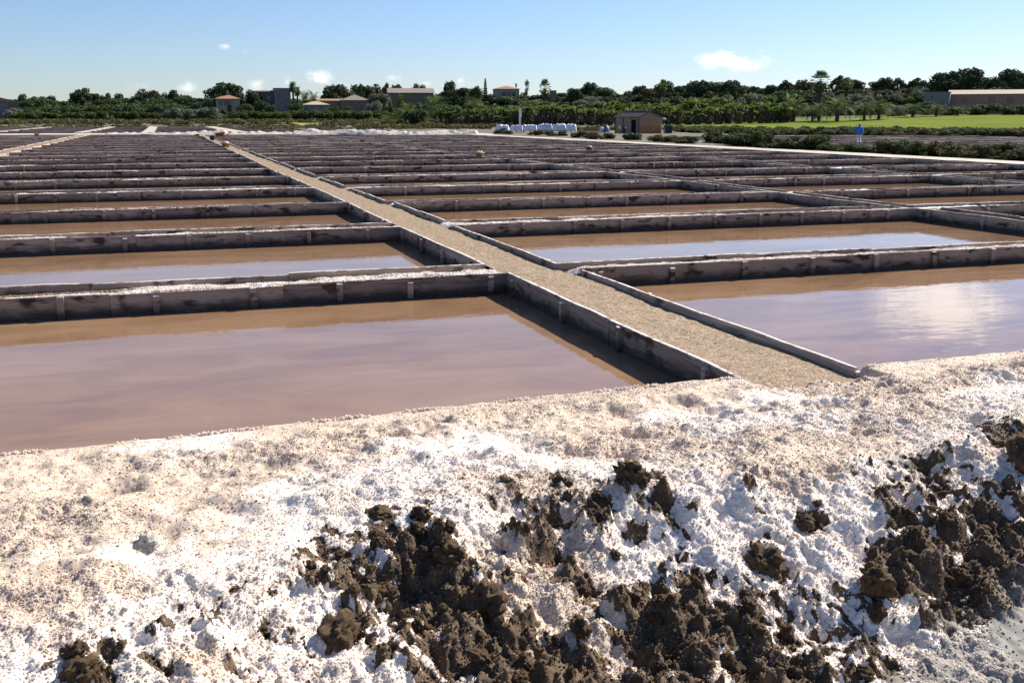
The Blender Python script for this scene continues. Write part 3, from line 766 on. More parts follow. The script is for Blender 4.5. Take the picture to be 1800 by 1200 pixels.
m1 = is_salt & ~is_cream; m2 = is_salt & is_cream; m3 = bare & (nrg.random(len(px)) < np.where(pfoot > .5, .10, .55))
sizes = np.where(is_salt & (psalt <= .5), sizes * .55, sizes)
def pk(m, k=1.0, lift=-.3): return np.c_[px[m], py[m], pz[m] + sizes[m] * lift, sizes[m] * k]
salt_pts.append(pk(m1))
# crumbs of crust along the ragged rim of the near pans
qn = 9000; qx = nrg.uniform(-2.2, 8.2, qn); qy = 6.664 + nrg.normal(0, .012, qn) - .02; qz = bank(qx, np.minimum(qy, 6.67))[0]
qk = (fbm(qx * 3, qx * 0 + 2, 4, 5) + .25 * nrg.random(qn) > .70) & ~((qx > 4.15) & (qx < 5.35)); salt_pts.append(np.c_[qx, np.minimum(qy, 6.69), qz + nrg.uniform(-.004, .014, qn), .003 + .009 * nrg.random(qn) ** 2.5][qk])
scatter('salt_crystals', np.concatenate(salt_pts), M['salt_grain'], 'loose white salt crystals over the bank and board edges')
scatter('stained_salt_crystals', pk(m2), M['cream_grain'], 'cream and tan stained salt crystals over the bank')
m3b = m3 & (r0 < .55)
scatter('earth_crumbs', pk(m3b, 1.35), M['crumb'], 'dark earth crumbs strewn down the foreground slope', 2, .55)
scatter('path_pebbles', np.concatenate(pebble_pts), M['pebble'], 'small tan pebbles of the gravel path', 1)

# clods: each a lump of its own
clod_meshes = []
for v in range(9):
    bm = bmesh.new(); bmesh.ops.create_icosphere(bm, subdivisions=4, radius=1.0)
    off = Vector((v * 13.7, v * 5.1, v * 2.3))
    for vt in bm.verts:
        p = vt.co.copy(); n = mnoise.fractal(p * .9 + off, 1.0, 2.0, 3) * .42 + mnoise.fractal(p * 2.8 + off, .6, 2.1, 5) * .34
        cel = mnoise.voronoi(p * 1.6 + off)[0][0]
        vt.co = p * (1 + n - .25 * cel + .06 * mnoise.noise(p * 9 + off)); vt.co.z *= .8
    me = bpy.data.meshes.new('dirt_clod'); bm.to_mesh(me); bm.free(); me.materials.append(M['clod'])
    me.polygons.foreach_set('use_smooth', [True] * len(me.polygons)); clod_meshes.append(me)
def bidx(x, y): return min(len(bxv) - 1, int(np.searchsorted(bxv, x))), min(len(byv) - 1, int(np.searchsorted(byv, y)))
def bz(x, y): i, j = bidx(x, y); return float(BZ[i, j])
def clod(px_, py_, wpx, label, group=None, var=None, sz=.85):
    z = 0.0
    for _ in range(8):
        x, y = on_plane(px_, py_, z); z = bz(x, y)
    D = math.sqrt(x * x + y * y + (EYE - z) ** 2); r = wpx * D / F_PX / 2
    o = link('dirt_clod', clod_meshes[rnd.randrange(9) if var is None else var])
    o.location = (x, y, z + r * .12); o.rotation_euler = (rnd.uniform(0, .8), rnd.uniform(0, .8), rnd.uniform(0, 6.28)); o.scale = (r, r * rnd.uniform(.8, 1.1), r * sz)
    tag(o, label, 'dirt clod', group); return o
clod(1112, 848, 62, 'dark upright earth clod standing alone on the white salt crest', var=1, sz=1.5)
clod(852, 1075, 84, 'largest brown earth clod near the bottom centre of the slope', var=2, sz=1.0)
clod(795, 1040, 58, 'ochre topped earth clod just left above the largest clod', var=3)
clod(595, 1125, 80, 'dark earth clod ringed by white salt at lower left centre', var=4, sz=.9)
clod(1340, 1000, 66, 'dark earth clod embedded in the white streak right of centre', var=5, sz=1.1)
clod(1540, 1030, 66, 'grey brown earth clod at the foot of the right salt streak', var=6, sz=.9)
clod(1412, 930, 38, 'small brown clod high in the right salt slope', var=7, sz=1.2)
clod(136, 1150, 46, 'upper of two grey brown stones at bottom left', var=0, sz=.9)
clod(140, 1185, 56, 'lower of two grey brown stones at bottom left', var=8, sz=.9)
clod(1115, 945, 56, 'dark clod under the dim hollow right of centre', var=3, sz=1.0)
clod(1055, 905, 60, 'broad grey brown clod in the earthy hollow below the crest', var=5, sz=.8)
o_ = clod(258, 958, 40, 'small cream salt lump lying alone on the left crust', var=2, sz=.7); o_.active_material = o_.active_material
clod(1800, 800, 70, 'dark earth lump at the right edge below the crest', var=6)
clod(1050, 960, 26, 'small pale grey stone in the middle of the slope', var=4)
for i in range(95):
    for _ in range(40):
        qx, qy = rnd.uniform(380, 1800), rnd.uniform(850, 1200)
        z = -.2
        for _ in range(3):
            x, y = on_plane(qx, qy, z); z = float(bank_macro(np.array([x]), np.array([y]))[0][0])
        ii, jj = bidx(x, y)
        if BS[ii, jj] < .4 and BF[ii, jj] < .6: break
    else: continue
    clod(qx, qy, rnd.uniform(12, 26) + 22 * rnd.random() ** 4, 'crumbly dark earth clod among others on the foreground slope', 'earth clods on the slope')
o_.material_slots[0].link = 'OBJECT'; o_.material_slots[0].material = M['heap']

# ------------------------------------------------------------------ salt heaps across the far end
def heap_ridge(px0, px1, segs, hmax, hmin, label, seed):
    xa, ya = on_plane(px0, 236.0, 0.0); xb, yb = on_plane(px1, 236.0, 0.0)
    L = math.hypot(xb - xa, yb - ya); n = int(L / .22); m = 15
    U, V = np.meshgrid(np.linspace(0, 1, n), np.linspace(-1, 1, m), indexing='ij')
    dx, dy = (xb - xa) / L, (yb - ya) / L
    s = U * L
    env = ss(0, .03, U) * ss(0, .03, 1 - U)
    w, idv = worley(s / 2.3, V * .35 + 3.3, seed); w2, id2 = worley(s / .8, V * 1.6, seed + 4)
    hp = hmin + (hmax - hmin) * np.clip(1.15 - w * 1.25, 0, 1) * (.45 + .55 * idv)
    Z = env * hp * np.clip(1 - np.abs(V) ** 1.7, 0, 1) * (1 + .5 * (fbm(s * 1.5, V * 2, 3, seed) - .5)) + env * .3 * np.clip(1 - w2 * 1.2, 0, 1) * (1 - np.abs(V) ** 2) * id2
    wd = 1.3 + .3 * np.sin(s * .7)
    X = xa + dx * s - dy * V * wd; Y = ya + dy * s + dx * V * wd
    X = X + .1 * (fbm(s * 2, V * 3, 2, seed + 2) - .5)
    o = link('salt_heap', grid_mesh('salt_heap', X, Y, Z - .06, M['heap'], smooth=False)); tag(o, label, 'salt heap', 'salt heaps along the far track')
    return o
heap_ridge(188, 318, 6, .28, .06, 'low broken row of white salt heaps at the left end of the far track', 3)
heap_ridge(312, 520, 8, .45, .1, 'row of white salt heaps behind the wheelbarrow', 5)
heap_ridge(512, 720, 8, .8, .3, 'tallest long ridge of white salt in the middle of the far track', 8)
heap_ridge(714, 842, 8, .62, .25, 'cream tinted salt ridge at the right end of the far track', 12)

# ------------------------------------------------------------------ baskets, crates and the wheelbarrow on the paths
M['basket'] = simple_mat('yellow_plastic_basket', (.2, .14, .03), (.34, .25, .05), 4, .5)
M['basketdark'] = simple_mat('brown_basket', (.12, .075, .03), (.24, .15, .06), 6, .7)
M['redpaint'] = simple_mat('faded_red_paint', (.14, .045, .03), (.26, .085, .06), 5, .6)
M['rubber'] = simple_mat('black_rubber', (.012, .012, .012), (.03, .03, .03), 8, .7)
M['steel'] = simple_mat('grey_steel', (.18, .18, .18), (.32, .32, .32), 6, .45, 0, .5, .6)
M['bluebag'] = simple_mat('blue_plastic_sheet', (.08, .14, .36), (.16, .24, .52), 3, .4)
M['whitebag'] = simple_mat('white_woven_bag', (.55, .55, .62), (.8, .8, .84), 2.5, .6, .5)
M['lilacbag'] = simple_mat('lavender_stretch_film', (.38, .4, .55), (.66, .67, .78), 1.6, .3, .4)
def tub(px_, py_, wpx, label, mat, heaped=True, rx_=1.0):
    x, y = on_plane(px_, py_, -.04); D = math.hypot(x, y); r = wpx * D / 1805 / 2 * .86
    t = empty('salt_basket', (x, y, -.05)); tag(t, label, 'basket', 'salt baskets on the paths')
    h = r * .95
    b = MB(); b.lathe([(.02, 0), (r * .72, 0), (r * .98, h), (r * 1.05, h + .02), (r * .98, h + .03), (r * .9, h - .02), (r * .7, .05), (.02, .05)], 18); b.obj('tub', mat, t, True)
    for s in (-1, 1):
        g = MB(); g.tube([(s * r * 1.0, -r * .3, h - .02), (s * r * 1.16, -r * .2, h + .05), (s * r * 1.16, r * .2, h + .05), (s * r * 1.0, r * .3, h - .02)], .02, 6); g.obj('handle', mat, t, True)
    if heaped:
        g = MB(); pr = [(r * .93, h - .01)]
        for i in range(1, 7): q = i / 6; pr.append((r * .93 * (1 - q ** 1.3) + .01, h + .55 * r * math.sin(q * 1.57)))
        g.lathe(pr, 18)
        g.v = [(a + rnd.uniform(-.02, .02), b_ + rnd.uniform(-.02, .02), c + rnd.uniform(-.02, .02)) for a, b_, c in g.v]
        s_ = g.obj('salt', M['heap'], t, True); s_['label'] = 'heaped white salt filling the basket'
    return t
tub(397, 259.5, 17, 'nearest yellow basket heaped with white salt on the central path', M['basket'])
tub(357, 245, 10, 'middle yellow basket heaped with salt near the wheelbarrow', M['basket'])
tub(347, 239.5, 8, 'farthest small ochre basket at the end of the central path', M['basketdark'], False)
tub(65, 239, 8, 'dark basket standing on the far left path', M['basketdark'], False)
tub(638, 250.5, 11, 'brown basket on the narrow path before the salt ridge', M['basketdark'], False)
tub(843, 276, 17, 'wide ochre basket heaped with salt on the narrow path', M['basket'])
tub(1036, 265, 14, 'reddish basket heaped with salt among the right pans', M['redpaint'])
# wheelbarrow, wheel to the left, handles to the right
wx, wy = on_plane(387, 247, -.05)
wb = empty('wheelbarrow', (wx, wy, -.06), -YAW + R(8)); tag(wb, 'rusty red wheelbarrow standing on the far end of the gravel path', 'wheelbarrow'); wb.scale = (1.12,) * 3
g = MB(); a = [(-.42, -.30, .62), (.42, -.32, .70), (.42, .32, .70), (-.42, .30, .62)]; c = [(-.2, -.2, .3), (.32, -.22, .36), (.32, .22, .36), (-.2, .2, .3)]
for k in range(4): j = (k + 1) % 4; g.poly([c[k], c[j], a[j], a[k]])
ai = [(x * .95, y * .93, z + .004) for x, y, z in a]; ci = [(x * .93, y * .9, z + .03) for x, y, z in c]
for k in range(4): j = (k + 1) % 4; g.poly([ai[k], ai[j], ci[j], ci[k]]); g.poly([a[k], a[j], ai[j], ai[k]])
g.poly(c[::-1]); g.poly(ci); g.obj('tray', M['redpaint'], wb)
for s in (-1, 1):
    g = MB(); g.tube([(-.62, s * .06, .2), (-.2, s * .2, .3), (.35, s * .26, .36), (.62, s * .28, .5), (.95, s * .29, .72)], .022, 7); g.obj('handle', M['redpaint'], wb, True)
    g = MB(); g.tube([(.22, s * .22, .36), (.3, s * .25, .02), (.42, s * .25, .0), (.46, s * .25, .36)], .02, 6); g.obj('leg', M['redpaint'], wb, True)
wh = empty('wheel'); wh.parent = wb; wh.location = (-.64, 0, .2)
def ring(r0, r1, hw, n=20):
    m = MB(); b = 0
    for k in range(n):
        ca, sa = math.cos(2 * math.pi * k / n), math.sin(2 * math.pi * k / n)
        m.v += [(r1 * ca, -hw * .7, r1 * sa), (r1 * ca, hw * .7, r1 * sa), (r0 * ca, hw, r0 * sa), (r0 * ca, -hw, r0 * sa)]
    for k in range(n):
        i, j = 4 * k, 4 * ((k + 1) % n)
        for q in range(4): m.f.append((i + q, i + (q + 1) % 4, j + (q + 1) % 4, j + q))
    return m
ring(.13, .2, .05).obj('tyre', M['rubber'], wh, True)
g = ring(.02, .128, .025); g.obj('rim', M['redpaint'], wh)

# ------------------------------------------------------------------ pallets of bagged salt, the post, the hut and its clutter
M['planks'] = simple_mat('weathered_hut_boards', (.25, .17, .115), (.44, .32, .23), 5, .85, .4, .2, 0, (1, 1, 6))
M['hutdark'] = simple_mat('dark_timber', (.04, .028, .02), (.08, .055, .04), 5)
M['rooffelt'] = simple_mat('grey_brown_roof_sheet', (.08, .068, .058), (.15, .125, .105), 3, .8, .3)
M['orangewood'] = simple_mat('orange_pallet_wood', (.25, .115, .04), (.42, .22, .09), 7, .8, 0, .2, 0, (1, 1, 3))
M['wall_scrap'] = simple_mat('grey_scrap', (.2, .19, .18), (.4, .38, .36), 6)
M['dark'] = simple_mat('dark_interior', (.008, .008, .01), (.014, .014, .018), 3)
M['whitepaint'] = simple_mat('white_paint', (.68, .68, .66), (.8, .8, .78), 3, .6)
M['yellow'] = simple_mat('yellow_paint', (.4, .36, .02), (.55, .5, .04), 3, .5)
M['tank'] = simple_mat('dark_blue_grey_plastic', (.02, .024, .034), (.035, .04, .055), 3, .5)
def pallet_bags(px_, py_, wpx, hpx, D, label, mat, seed):
    x, y, _ = at_dist(px_, py_, D); z = gh(x, y); z = EYE - (py_ - 208) / 1805 * D
    w = wpx * D / 1805; h = hpx * D / 1805; t = empty('bagged_salt_pallet', (x, y, z), -YAW - R(6)); tag(t, label, 'pallet', 'wrapped pallets of bagged salt')
    pl = MB()
    for k in range(3): pl.box(-w / 2 + k * (w - .1) / 2, -w / 2 + k * (w - .1) / 2 + .1, -.55, .55, -.3, .09)
    pl.box(-w / 2 - .02, w / 2 + .02, -.58, .58, .092, .12); pl.obj('pallet', M['orangewood'], t)
    n, m = 22, 14; rr = random.Random(seed); U, V = np.meshgrid(np.linspace(-1, 1, n), np.linspace(-1, 1, m), indexing='ij')
    # draped bag stack: flat lumpy top with soft edges and side walls
    prof = np.clip((1 - np.abs(U) ** 10), 0, 1) * np.clip((1 - np.abs(V) ** 8), 0, 1)
    Z = .13 + (h - .13) * prof ** .35 * (1 + .5 * (fbm(U * 3.4 + seed, V * 2 + seed, 3, seed) - .5))
    X = U * w / 2 * 1.02 + .04 * (fbm(U * 4, V * 4, 2, seed + 1) - .5); Y = V * .62 + .04 * (fbm(U * 4, V * 4, 2, seed + 2) - .5)
    link('bag_stack', grid_mesh('bag_stack', X, Y, Z, mat), t)
    return t
pallet_bags(883, 231, 24, 11, 150, 'leftmost white wrapped salt pallet beside a small green bush', M['whitebag'], 3)
pallet_bags(908, 230.5, 22, 10, 152, 'lavender white wrapped salt pallet left of the white post', M['lilacbag'], 5)
pallet_bags(932, 230.5, 24, 10.5, 151, 'white wrapped salt pallet just right of the white post', M['whitebag'], 8)
pallet_bags(958, 230, 26, 11.5, 152, 'lavender tinted wrapped salt pallet in the middle of the row', M['lilacbag'], 12)
pallet_bags(983, 230.5, 24, 12, 151, 'second wrapped salt pallet from the right end of the row', M['whitebag'], 16)
pallet_bags(1004, 231, 18, 12, 150, 'rightmost white wrapped salt pallet by the brown fence', M['whitebag'], 19)
x, y, z = at_dist(914, 229, 146); t = empty('sign_post', (x, y, z), -YAW); tag(t, 'tall white post with a white box at its top', 'post')
g = MB(); g.box(-.14, .14, -.14, .14, -.5, 2.95); g.obj('post', M['whitepaint'], t)
g = MB(); g.box(-.12, .24, -.2, .2, 1.75, 3.0); g.obj('box', M['whitepaint'], t)
# low brown slatted pallets standing between bags and hut
for i in range(5):
    x, y, z = at_dist(1022 + i * 8.5, 232, 147); t = empty('wooden_pallet', (x, y, z), -YAW + R(rnd.uniform(-8, 8))); tag(t, '%s brown pallet from the left standing on edge left of the hut' % nth(i).replace('nearest', 'first'), 'pallet', 'pallets standing left of the hut')
    for k in range(4): g = MB(); g.box(-.3 + k * .17, -.19 + k * .17, -.03, .0, -.2, .72); g.obj('slat', M['orangewood'] if i % 2 else M['planks'], t)
    g = MB(); g.box(-.32, .34, .003, .06, .1, .2); g.box(-.32, .34, .003, .06, .5, .6); g.obj('rail', M['planks'], t)
x, y, z = at_dist(1063, 232, 146); t = empty('bag_pile', (x, y, z), -YAW); tag(t, 'blue and white plastic bag pile left of the hut', 'bag')
def blob(rx_, ry_, rz_, seed, cx=0, cy=0):
    bm = bmesh.new(); bmesh.ops.create_icosphere(bm, subdivisions=3, radius=1)
    for v in bm.verts:
        k = 1 + .25 * mnoise.fractal(v.co * 1.6 + Vector((seed, 0, 0)), 1, 2, 3); v.co = Vector((cx + v.co.x * rx_ * k, cy + v.co.y * ry_ * k, max(v.co.z * rz_ * k, -.15) + .1))
    me = bpy.data.meshes.new('bag'); bm.to_mesh(me); bm.free(); me.polygons.foreach_set('use_smooth', [True] * len(me.polygons)); return me
link('bag', blob(.45, .4, .75, 3, .25), t, M['bluebag']); link('bag', blob(.35, .35, .6, 9, -.4, .1), t, M['whitebag'])

HD = 145.0
hx, hy, hz = at_dist(1122, 233, HD)
def T2(px): return (px - 1122) * HD / 1805          # metres across the picture at the hut
hut = empty('wooden_hut', (hx, hy, hz), -R(26) ); tag(hut, 'brown timber hut with low gabled roof and dark doorway', 'hut')
# local x: to the right along the picture, y: away. front wall from -3.3 to 0.1, gable to 3.1
fl, fr, gr, dep = -3.25, .05, 3.05, 3.6
wall_h, apex = 2.15, 2.85
def board_wall(root, p0, p1, z0, z1f, nb, mat, skip=None):
    """horizontal boards between p0 and p1; z1f(u0,u1)->top limit"""
    for k in range(nb):
        za = z0 + (z1f - z0) * k / nb; zb = z0 + (z1f - z0) * (k + 1) / nb - .012
        segs = [(0, 1)] if not skip or zb > skip[2] else [(0, skip[0]), (skip[1], 1)]
        for (u0, u1) in segs:
            ax, ay = p0[0] + (p1[0] - p0[0]) * u0, p0[1] + (p1[1] - p0[1]) * u0; bx, by = p0[0] + (p1[0] - p0[0]) * u1, p0[1] + (p1[1] - p0[1]) * u1
            dx, dy = bx - ax, by - ay; l = math.hypot(dx, dy); nx, ny = dy / l, -dx / l; j = rnd.uniform(.0, .014)
            g = MB(); q = .03 + j
            P = [(ax, ay), (bx, by), (bx + nx * q, by + ny * q), (ax + nx * q, ay + ny * q)]
            g.poly([(x, y, za) for x, y in P[::-1]]); g.poly([(x, y, zb) for x, y in P])
            for m in range(4): a_, b_ = P[m], P[(m + 1) % 4]; g.poly([(a_[0], a_[1], za), (b_[0], b_[1], za), (b_[0], b_[1], zb), (a_[0], a_[1], zb)])
            g.obj('board', mat, root)
A, B_, C_ = (fl, 0.0), (fr, -.9), (gr, .35)
board_wall(hut, A, B_, -.3, wall_h, 12, M['planks'], (.70, .86, 1.75))
board_wall(hut, B_, C_, -.3, wall_h, 12, M['planks'])
# gable triangle boards
gb = Vector((B_[0], B_[1], 0)); gc = Vector((C_[0], C_[1], 0))
for k in range(4):
    z0 = wall_h + (apex - wall_h) * k / 4; z1 = wall_h + (apex - wall_h) * (k + 1) / 4 - .01; s0 = .5 * k / 4; s1 = .5 * (k + 1) / 4
    a0 = gb.lerp(gc, s0); a1 = gb.lerp(gc, 1 - s0); b1 = gb.lerp(gc, 1 - s1); b0 = gb.lerp(gc, s1); nrm = Vector((gc.y - gb.y, -(gc.x - gb.x), 0)).normalized() * .035
    g = MB(); fr_ = [(a0.x, a0.y, z0), (a1.x, a1.y, z0), (b1.x, b1.y, z1), (b0.x, b0.y, z1)]; ff = [(x + nrm.x, y + nrm.y, z) for x, y, z in fr_]
    g.poly(ff); g.poly(fr_[::-1])
    for m in range(4): n_ = (m + 1) % 4; g.poly([fr_[m], fr_[n_], ff[n_], ff[m]])
    g.obj('board', M['planks'], hut)
bk = Vector((A[0] - B_[0], A[1] - B_[1], 0)); D_ = (C_[0] + bk.x, C_[1] + bk.y)
g = MB(); g.poly([(D_[0], D_[1], -.3), (A[0], A[1], -.3), (A[0], A[1], wall_h), (D_[0], D_[1], wall_h)]); g.poly([(C_[0], C_[1], -.3), (D_[0], D_[1], -.3), (D_[0], D_[1], wall_h), (C_[0], C_[1], wall_h)]); g.obj('back_wall', M['planks'], hut)
mid = gb.lerp(gc, .5); e1 = Vector((B_[0], B_[1], wall_h)); e2 = Vector((C_[0], C_[1], wall_h)); rp = Vector((mid.x, mid.y, apex)); og = Vector((gc.y - gb.y, -(gc.x - gb.x), 0)).normalized() * .25
def roof_slab(name, e, r, mat):
    over = (e - r) * .12; a = e + over + og; b = r + og; c = r + bk * 1.05; d = e + over + bk * 1.05; up = Vector((0, 0, .07))
    g = MB(); lo = [a, b, c, d]; lo = [v + Vector((0, 0, .01)) for v in lo]; hi = [v + up for v in lo]
    g.poly(lo[::-1]); g.poly(hi)
    for m in range(4): n_ = (m + 1) % 4; g.poly([lo[m], lo[n_], hi[n_], hi[m]])
    return g.obj(name, mat, hut)
roof_slab('roof', e1, rp, M['rooffelt']); roof_slab('roof', e2, rp, M['rooffelt'])
g = MB(); q = rp + og; q2 = rp + bk * 1.05; g.tube([q + Vector((0, 0, .09)), q2 + Vector((0, 0, .09))], .05, 6); g.obj('ridge_cap', M['steel'], hut)
# doorway: dark recess with a frame
def along(u, off=0.0): p = Vector((A[0], A[1], 0)).lerp(Vector((B_[0], B_[1], 0)), u); n_ = Vector((B_[1] - A[1], -(B_[0] - A[0]), 0)).normalized(); return p + n_ * off
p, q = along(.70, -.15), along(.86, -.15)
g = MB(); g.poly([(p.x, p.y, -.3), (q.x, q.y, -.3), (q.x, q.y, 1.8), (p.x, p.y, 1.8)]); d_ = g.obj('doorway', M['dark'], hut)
for u in (.68, .86):
    p, q = along(u, .03), along(u + .02, .09); g = MB(); g.box(min(p.x, q.x), max(p.x, q.x) + .03, min(p.y, q.y), max(p.y, q.y), -.3, 1.85); g.obj('door_jamb', M['hutdark'], hut)
for u in (.0, .34, .99):
    p = along(u, .06); g = MB(); g.box(p.x - .05, p.x + .05, p.y - .04, p.y + .04, -.3, wall_h - .05); g.obj('corner_post', M['hutdark'], hut)
p = along(.6, .06); g = MB(); g.lathe([(.0, 1.95), (.09, 1.97), (.06, 2.08), (.0, 2.1)], 8, (p.x, p.y)); g.obj('lamp', M['hutdark'], hut)
# lean-to canopy on the left
g = MB(); g.box(fl - 1.6, fl - .05, .3, 2.2, 2.25, 2.33); c_ = g.obj('canopy', M['hutdark'], hut)
for (a_, b_) in ((fl - 1.5, .4), (fl - 1.5, 2.0)):
    g = MB(); g.box(a_ - .05, a_ + .05, b_ - .05, b_ + .05, -.3, 2.245); g.obj('canopy_post', M['hutdark'], hut)
def prop(px, py, D, rz=None): 
    x, y, z = at_dist(px, py, D); return x, y, z, (-YAW if rz is None else rz)
x, y, z, rz = prop(1088, 234, 142.5); t = empty('gas_cylinder', (x, y, z), rz); tag(t, 'tall yellow cylinder standing against the hut front', 'cylinder')
g = MB(); g.lathe([(0, -.2), (.14, -.2), (.14, .75), (.11, .88), (.05, .92), (0, .92)], 14); g.obj('tank', M['yellow'], t, True); g = MB(); g.lathe([(.04, .92), (.04, 1.0), (.07, 1.0), (.07, 1.05), (0, 1.06)], 8); g.obj('valve', M['steel'], t)
x, y, z, rz = prop(1097, 234.5, 142.0); g = MB(); g.lathe([(0, -.2), (.24, -.2), (.28, .1), (.26, .5), (.28, .75), (.24, .8), (0, .8)], 14); o = g.obj('barrel', M['tank'], None, True, (x, y, z)); tag(o, 'dark barrel beside the yellow cylinder at the hut', 'barrel')
# pallets and timber leaning against the gable
for i, (px, w_, h_, ln) in enumerate([(1132, .75, 1.15, 10), (1143, .85, 1.45, 8), (1153, .5, 1.3, 6), (1139, 1.6, .55, 3)]):
    x, y, z, rz = prop(px, 235.5 if i < 3 else 236, 142.2 - .5 * (i == 3), -YAW + R(-14)); t = empty('wooden_pallet', (x, y, z), rz); t.rotation_euler.x = -R(ln)
    tag(t, ['orange brown pallet leaning on the hut gable, leftmost', 'tallest orange pallet leaning on the hut gable', 'narrow pallet at the right of the hut gable', 'low wide orange timber stack in front of the hut gable'][i], 'pallet', 'pallets leaning on the hut gable')
    n = 5
    for k in range(n): g = MB(); g.box(-w_ / 2, w_ / 2, -.02, .0, .06 + k * (h_ - .1) / n, .06 + k * (h_ - .1) / n + h_ / n * .62); g.obj('slat', M['orangewood'], t)
    for k in (-1, 0, 1): g = MB(); g.box(k * (w_ / 2 - .05) - .045, k * (w_ / 2 - .05) + .045, .003, .09, -.2, h_); g.obj('stringer', M['orangewood'], t)
for i in range(6):
    x, y, z, rz = prop(1157 + i * 1.1, 235.5, 142.0); o = MB().tube([(0, 0, -.2), (-.05 + .03 * i, .25, 1.1 + .1 * (i % 3))], .045, 6).obj('timber_pole', M['orangewood'], None, False, (x, y, z)); tag(o, '%s timber pole from the left leaning at the hut corner' % nth(i).replace('nearest', 'first'), 'pole', 'timber poles at the hut corner')
x, y, z, rz = prop(1174, 234.5, 144.5); t = empty('water_tank', (x, y, z), rz); tag(t, 'dark square tank right of the hut with clutter on top', 'tank')
g = MB(); g.box(-.52, .52, -.5, .5, -.3, 1.05); g.obj('body', M['tank'], t); g = MB(); g.box(-.6, .55, -.52, .52, 1.053, 1.13); g.obj('lid', M['steel'], t)
x, y, z, rz = prop(1168, 235, 142.5); t = empty('ladder', (x, y, z), rz); tag(t, 'pale pole ladder leaning at the right end of the hut', 'ladder')
for s in (-.12, .12): g = MB(); g.tube([(.12 + s, 0, -.25), (-.5 + s, .5, 1.75)], .025, 6); g.obj('rail', M['steel'], t)
for k in range(5): u = .12 + k * .18; cxx = .12 - .62 * u; g = MB(); g.tube([(cxx - .12, .5 * u, -.25 + 2 * u), (cxx + .12, .5 * u, -.25 + 2 * u)], .018, 5); g.obj('rung', M['steel'], t)
x, y, z, rz = prop(1183, 235, 143); t = empty('trestle', (x, y, z), rz); tag(t, 'pale timber trestle right of the dark tank', 'trestle')
for s in (-1, 1): g = MB(); g.tube([(s * .22, 0, -.25), (s * .03, 0, .85)], .035, 6); g.obj('leg', M['orangewood'], t)
g = MB(); g.box(-.1, .1, -.3, .3, .853, .92); g.obj('beam', M['orangewood'], t)
x, y, z, rz = prop(1166, 211, 144.6); o = link('scrap_bundle', blob(.42, .3, .2, 21), None, M['wall_scrap'], (x, y, z)); tag(o, 'pale scrap bundle on top beside the hut roof', 'bundle')

# ------------------------------------------------------------------ person walking beyond the bushes
M['jacket'] = simple_mat('blue_jacket', (.012, .12, .48), (.03, .2, .66), 5, .7)
M['skin'] = simple_mat('skin', (.36, .2, .14), (.45, .27, .2), 6, .6)
M['trouser'] = simple_mat('pale_trousers', (.5, .5, .56), (.68, .68, .74), 5, .8)
M['cap'] = simple_mat('cream_cap', (.62, .58, .48), (.74, .7, .6), 6, .8)
M['hair'] = simple_mat('dark_hair', (.03, .02, .015), (.06, .04, .03), 8, .7)
def skin_mesh(name, verts, edges, radii, mat, parent, sub=2):
    me = bpy.data.meshes.new(name); me.from_pydata(verts, edges, []); me.update(); o = link(name, me, parent, mat)
    md = o.modifiers.new('skin', 'SKIN'); md.use_smooth_shade = True
    for i, r in enumerate(radii):
        sv = me.skin_vertices[0].data[i]; sv.radius = (r, r) if not isinstance(r, tuple) else r; sv.use_root = (i == 0)
    s = o.modifiers.new('sub', 'SUBSURF'); s.levels = sub; s.render_levels = sub
    return o
def ensure_skin(me):
    if not me.skin_vertices:
        pass
PD = 95.0
ppx, ppy, ppz = at_dist(1509, 252.5, PD)
person = empty('person', (ppx, ppy, ppz), -YAW - R(10)); tag(person, 'person in a bright blue jacket and pale cap walking beyond the bushes', 'person')
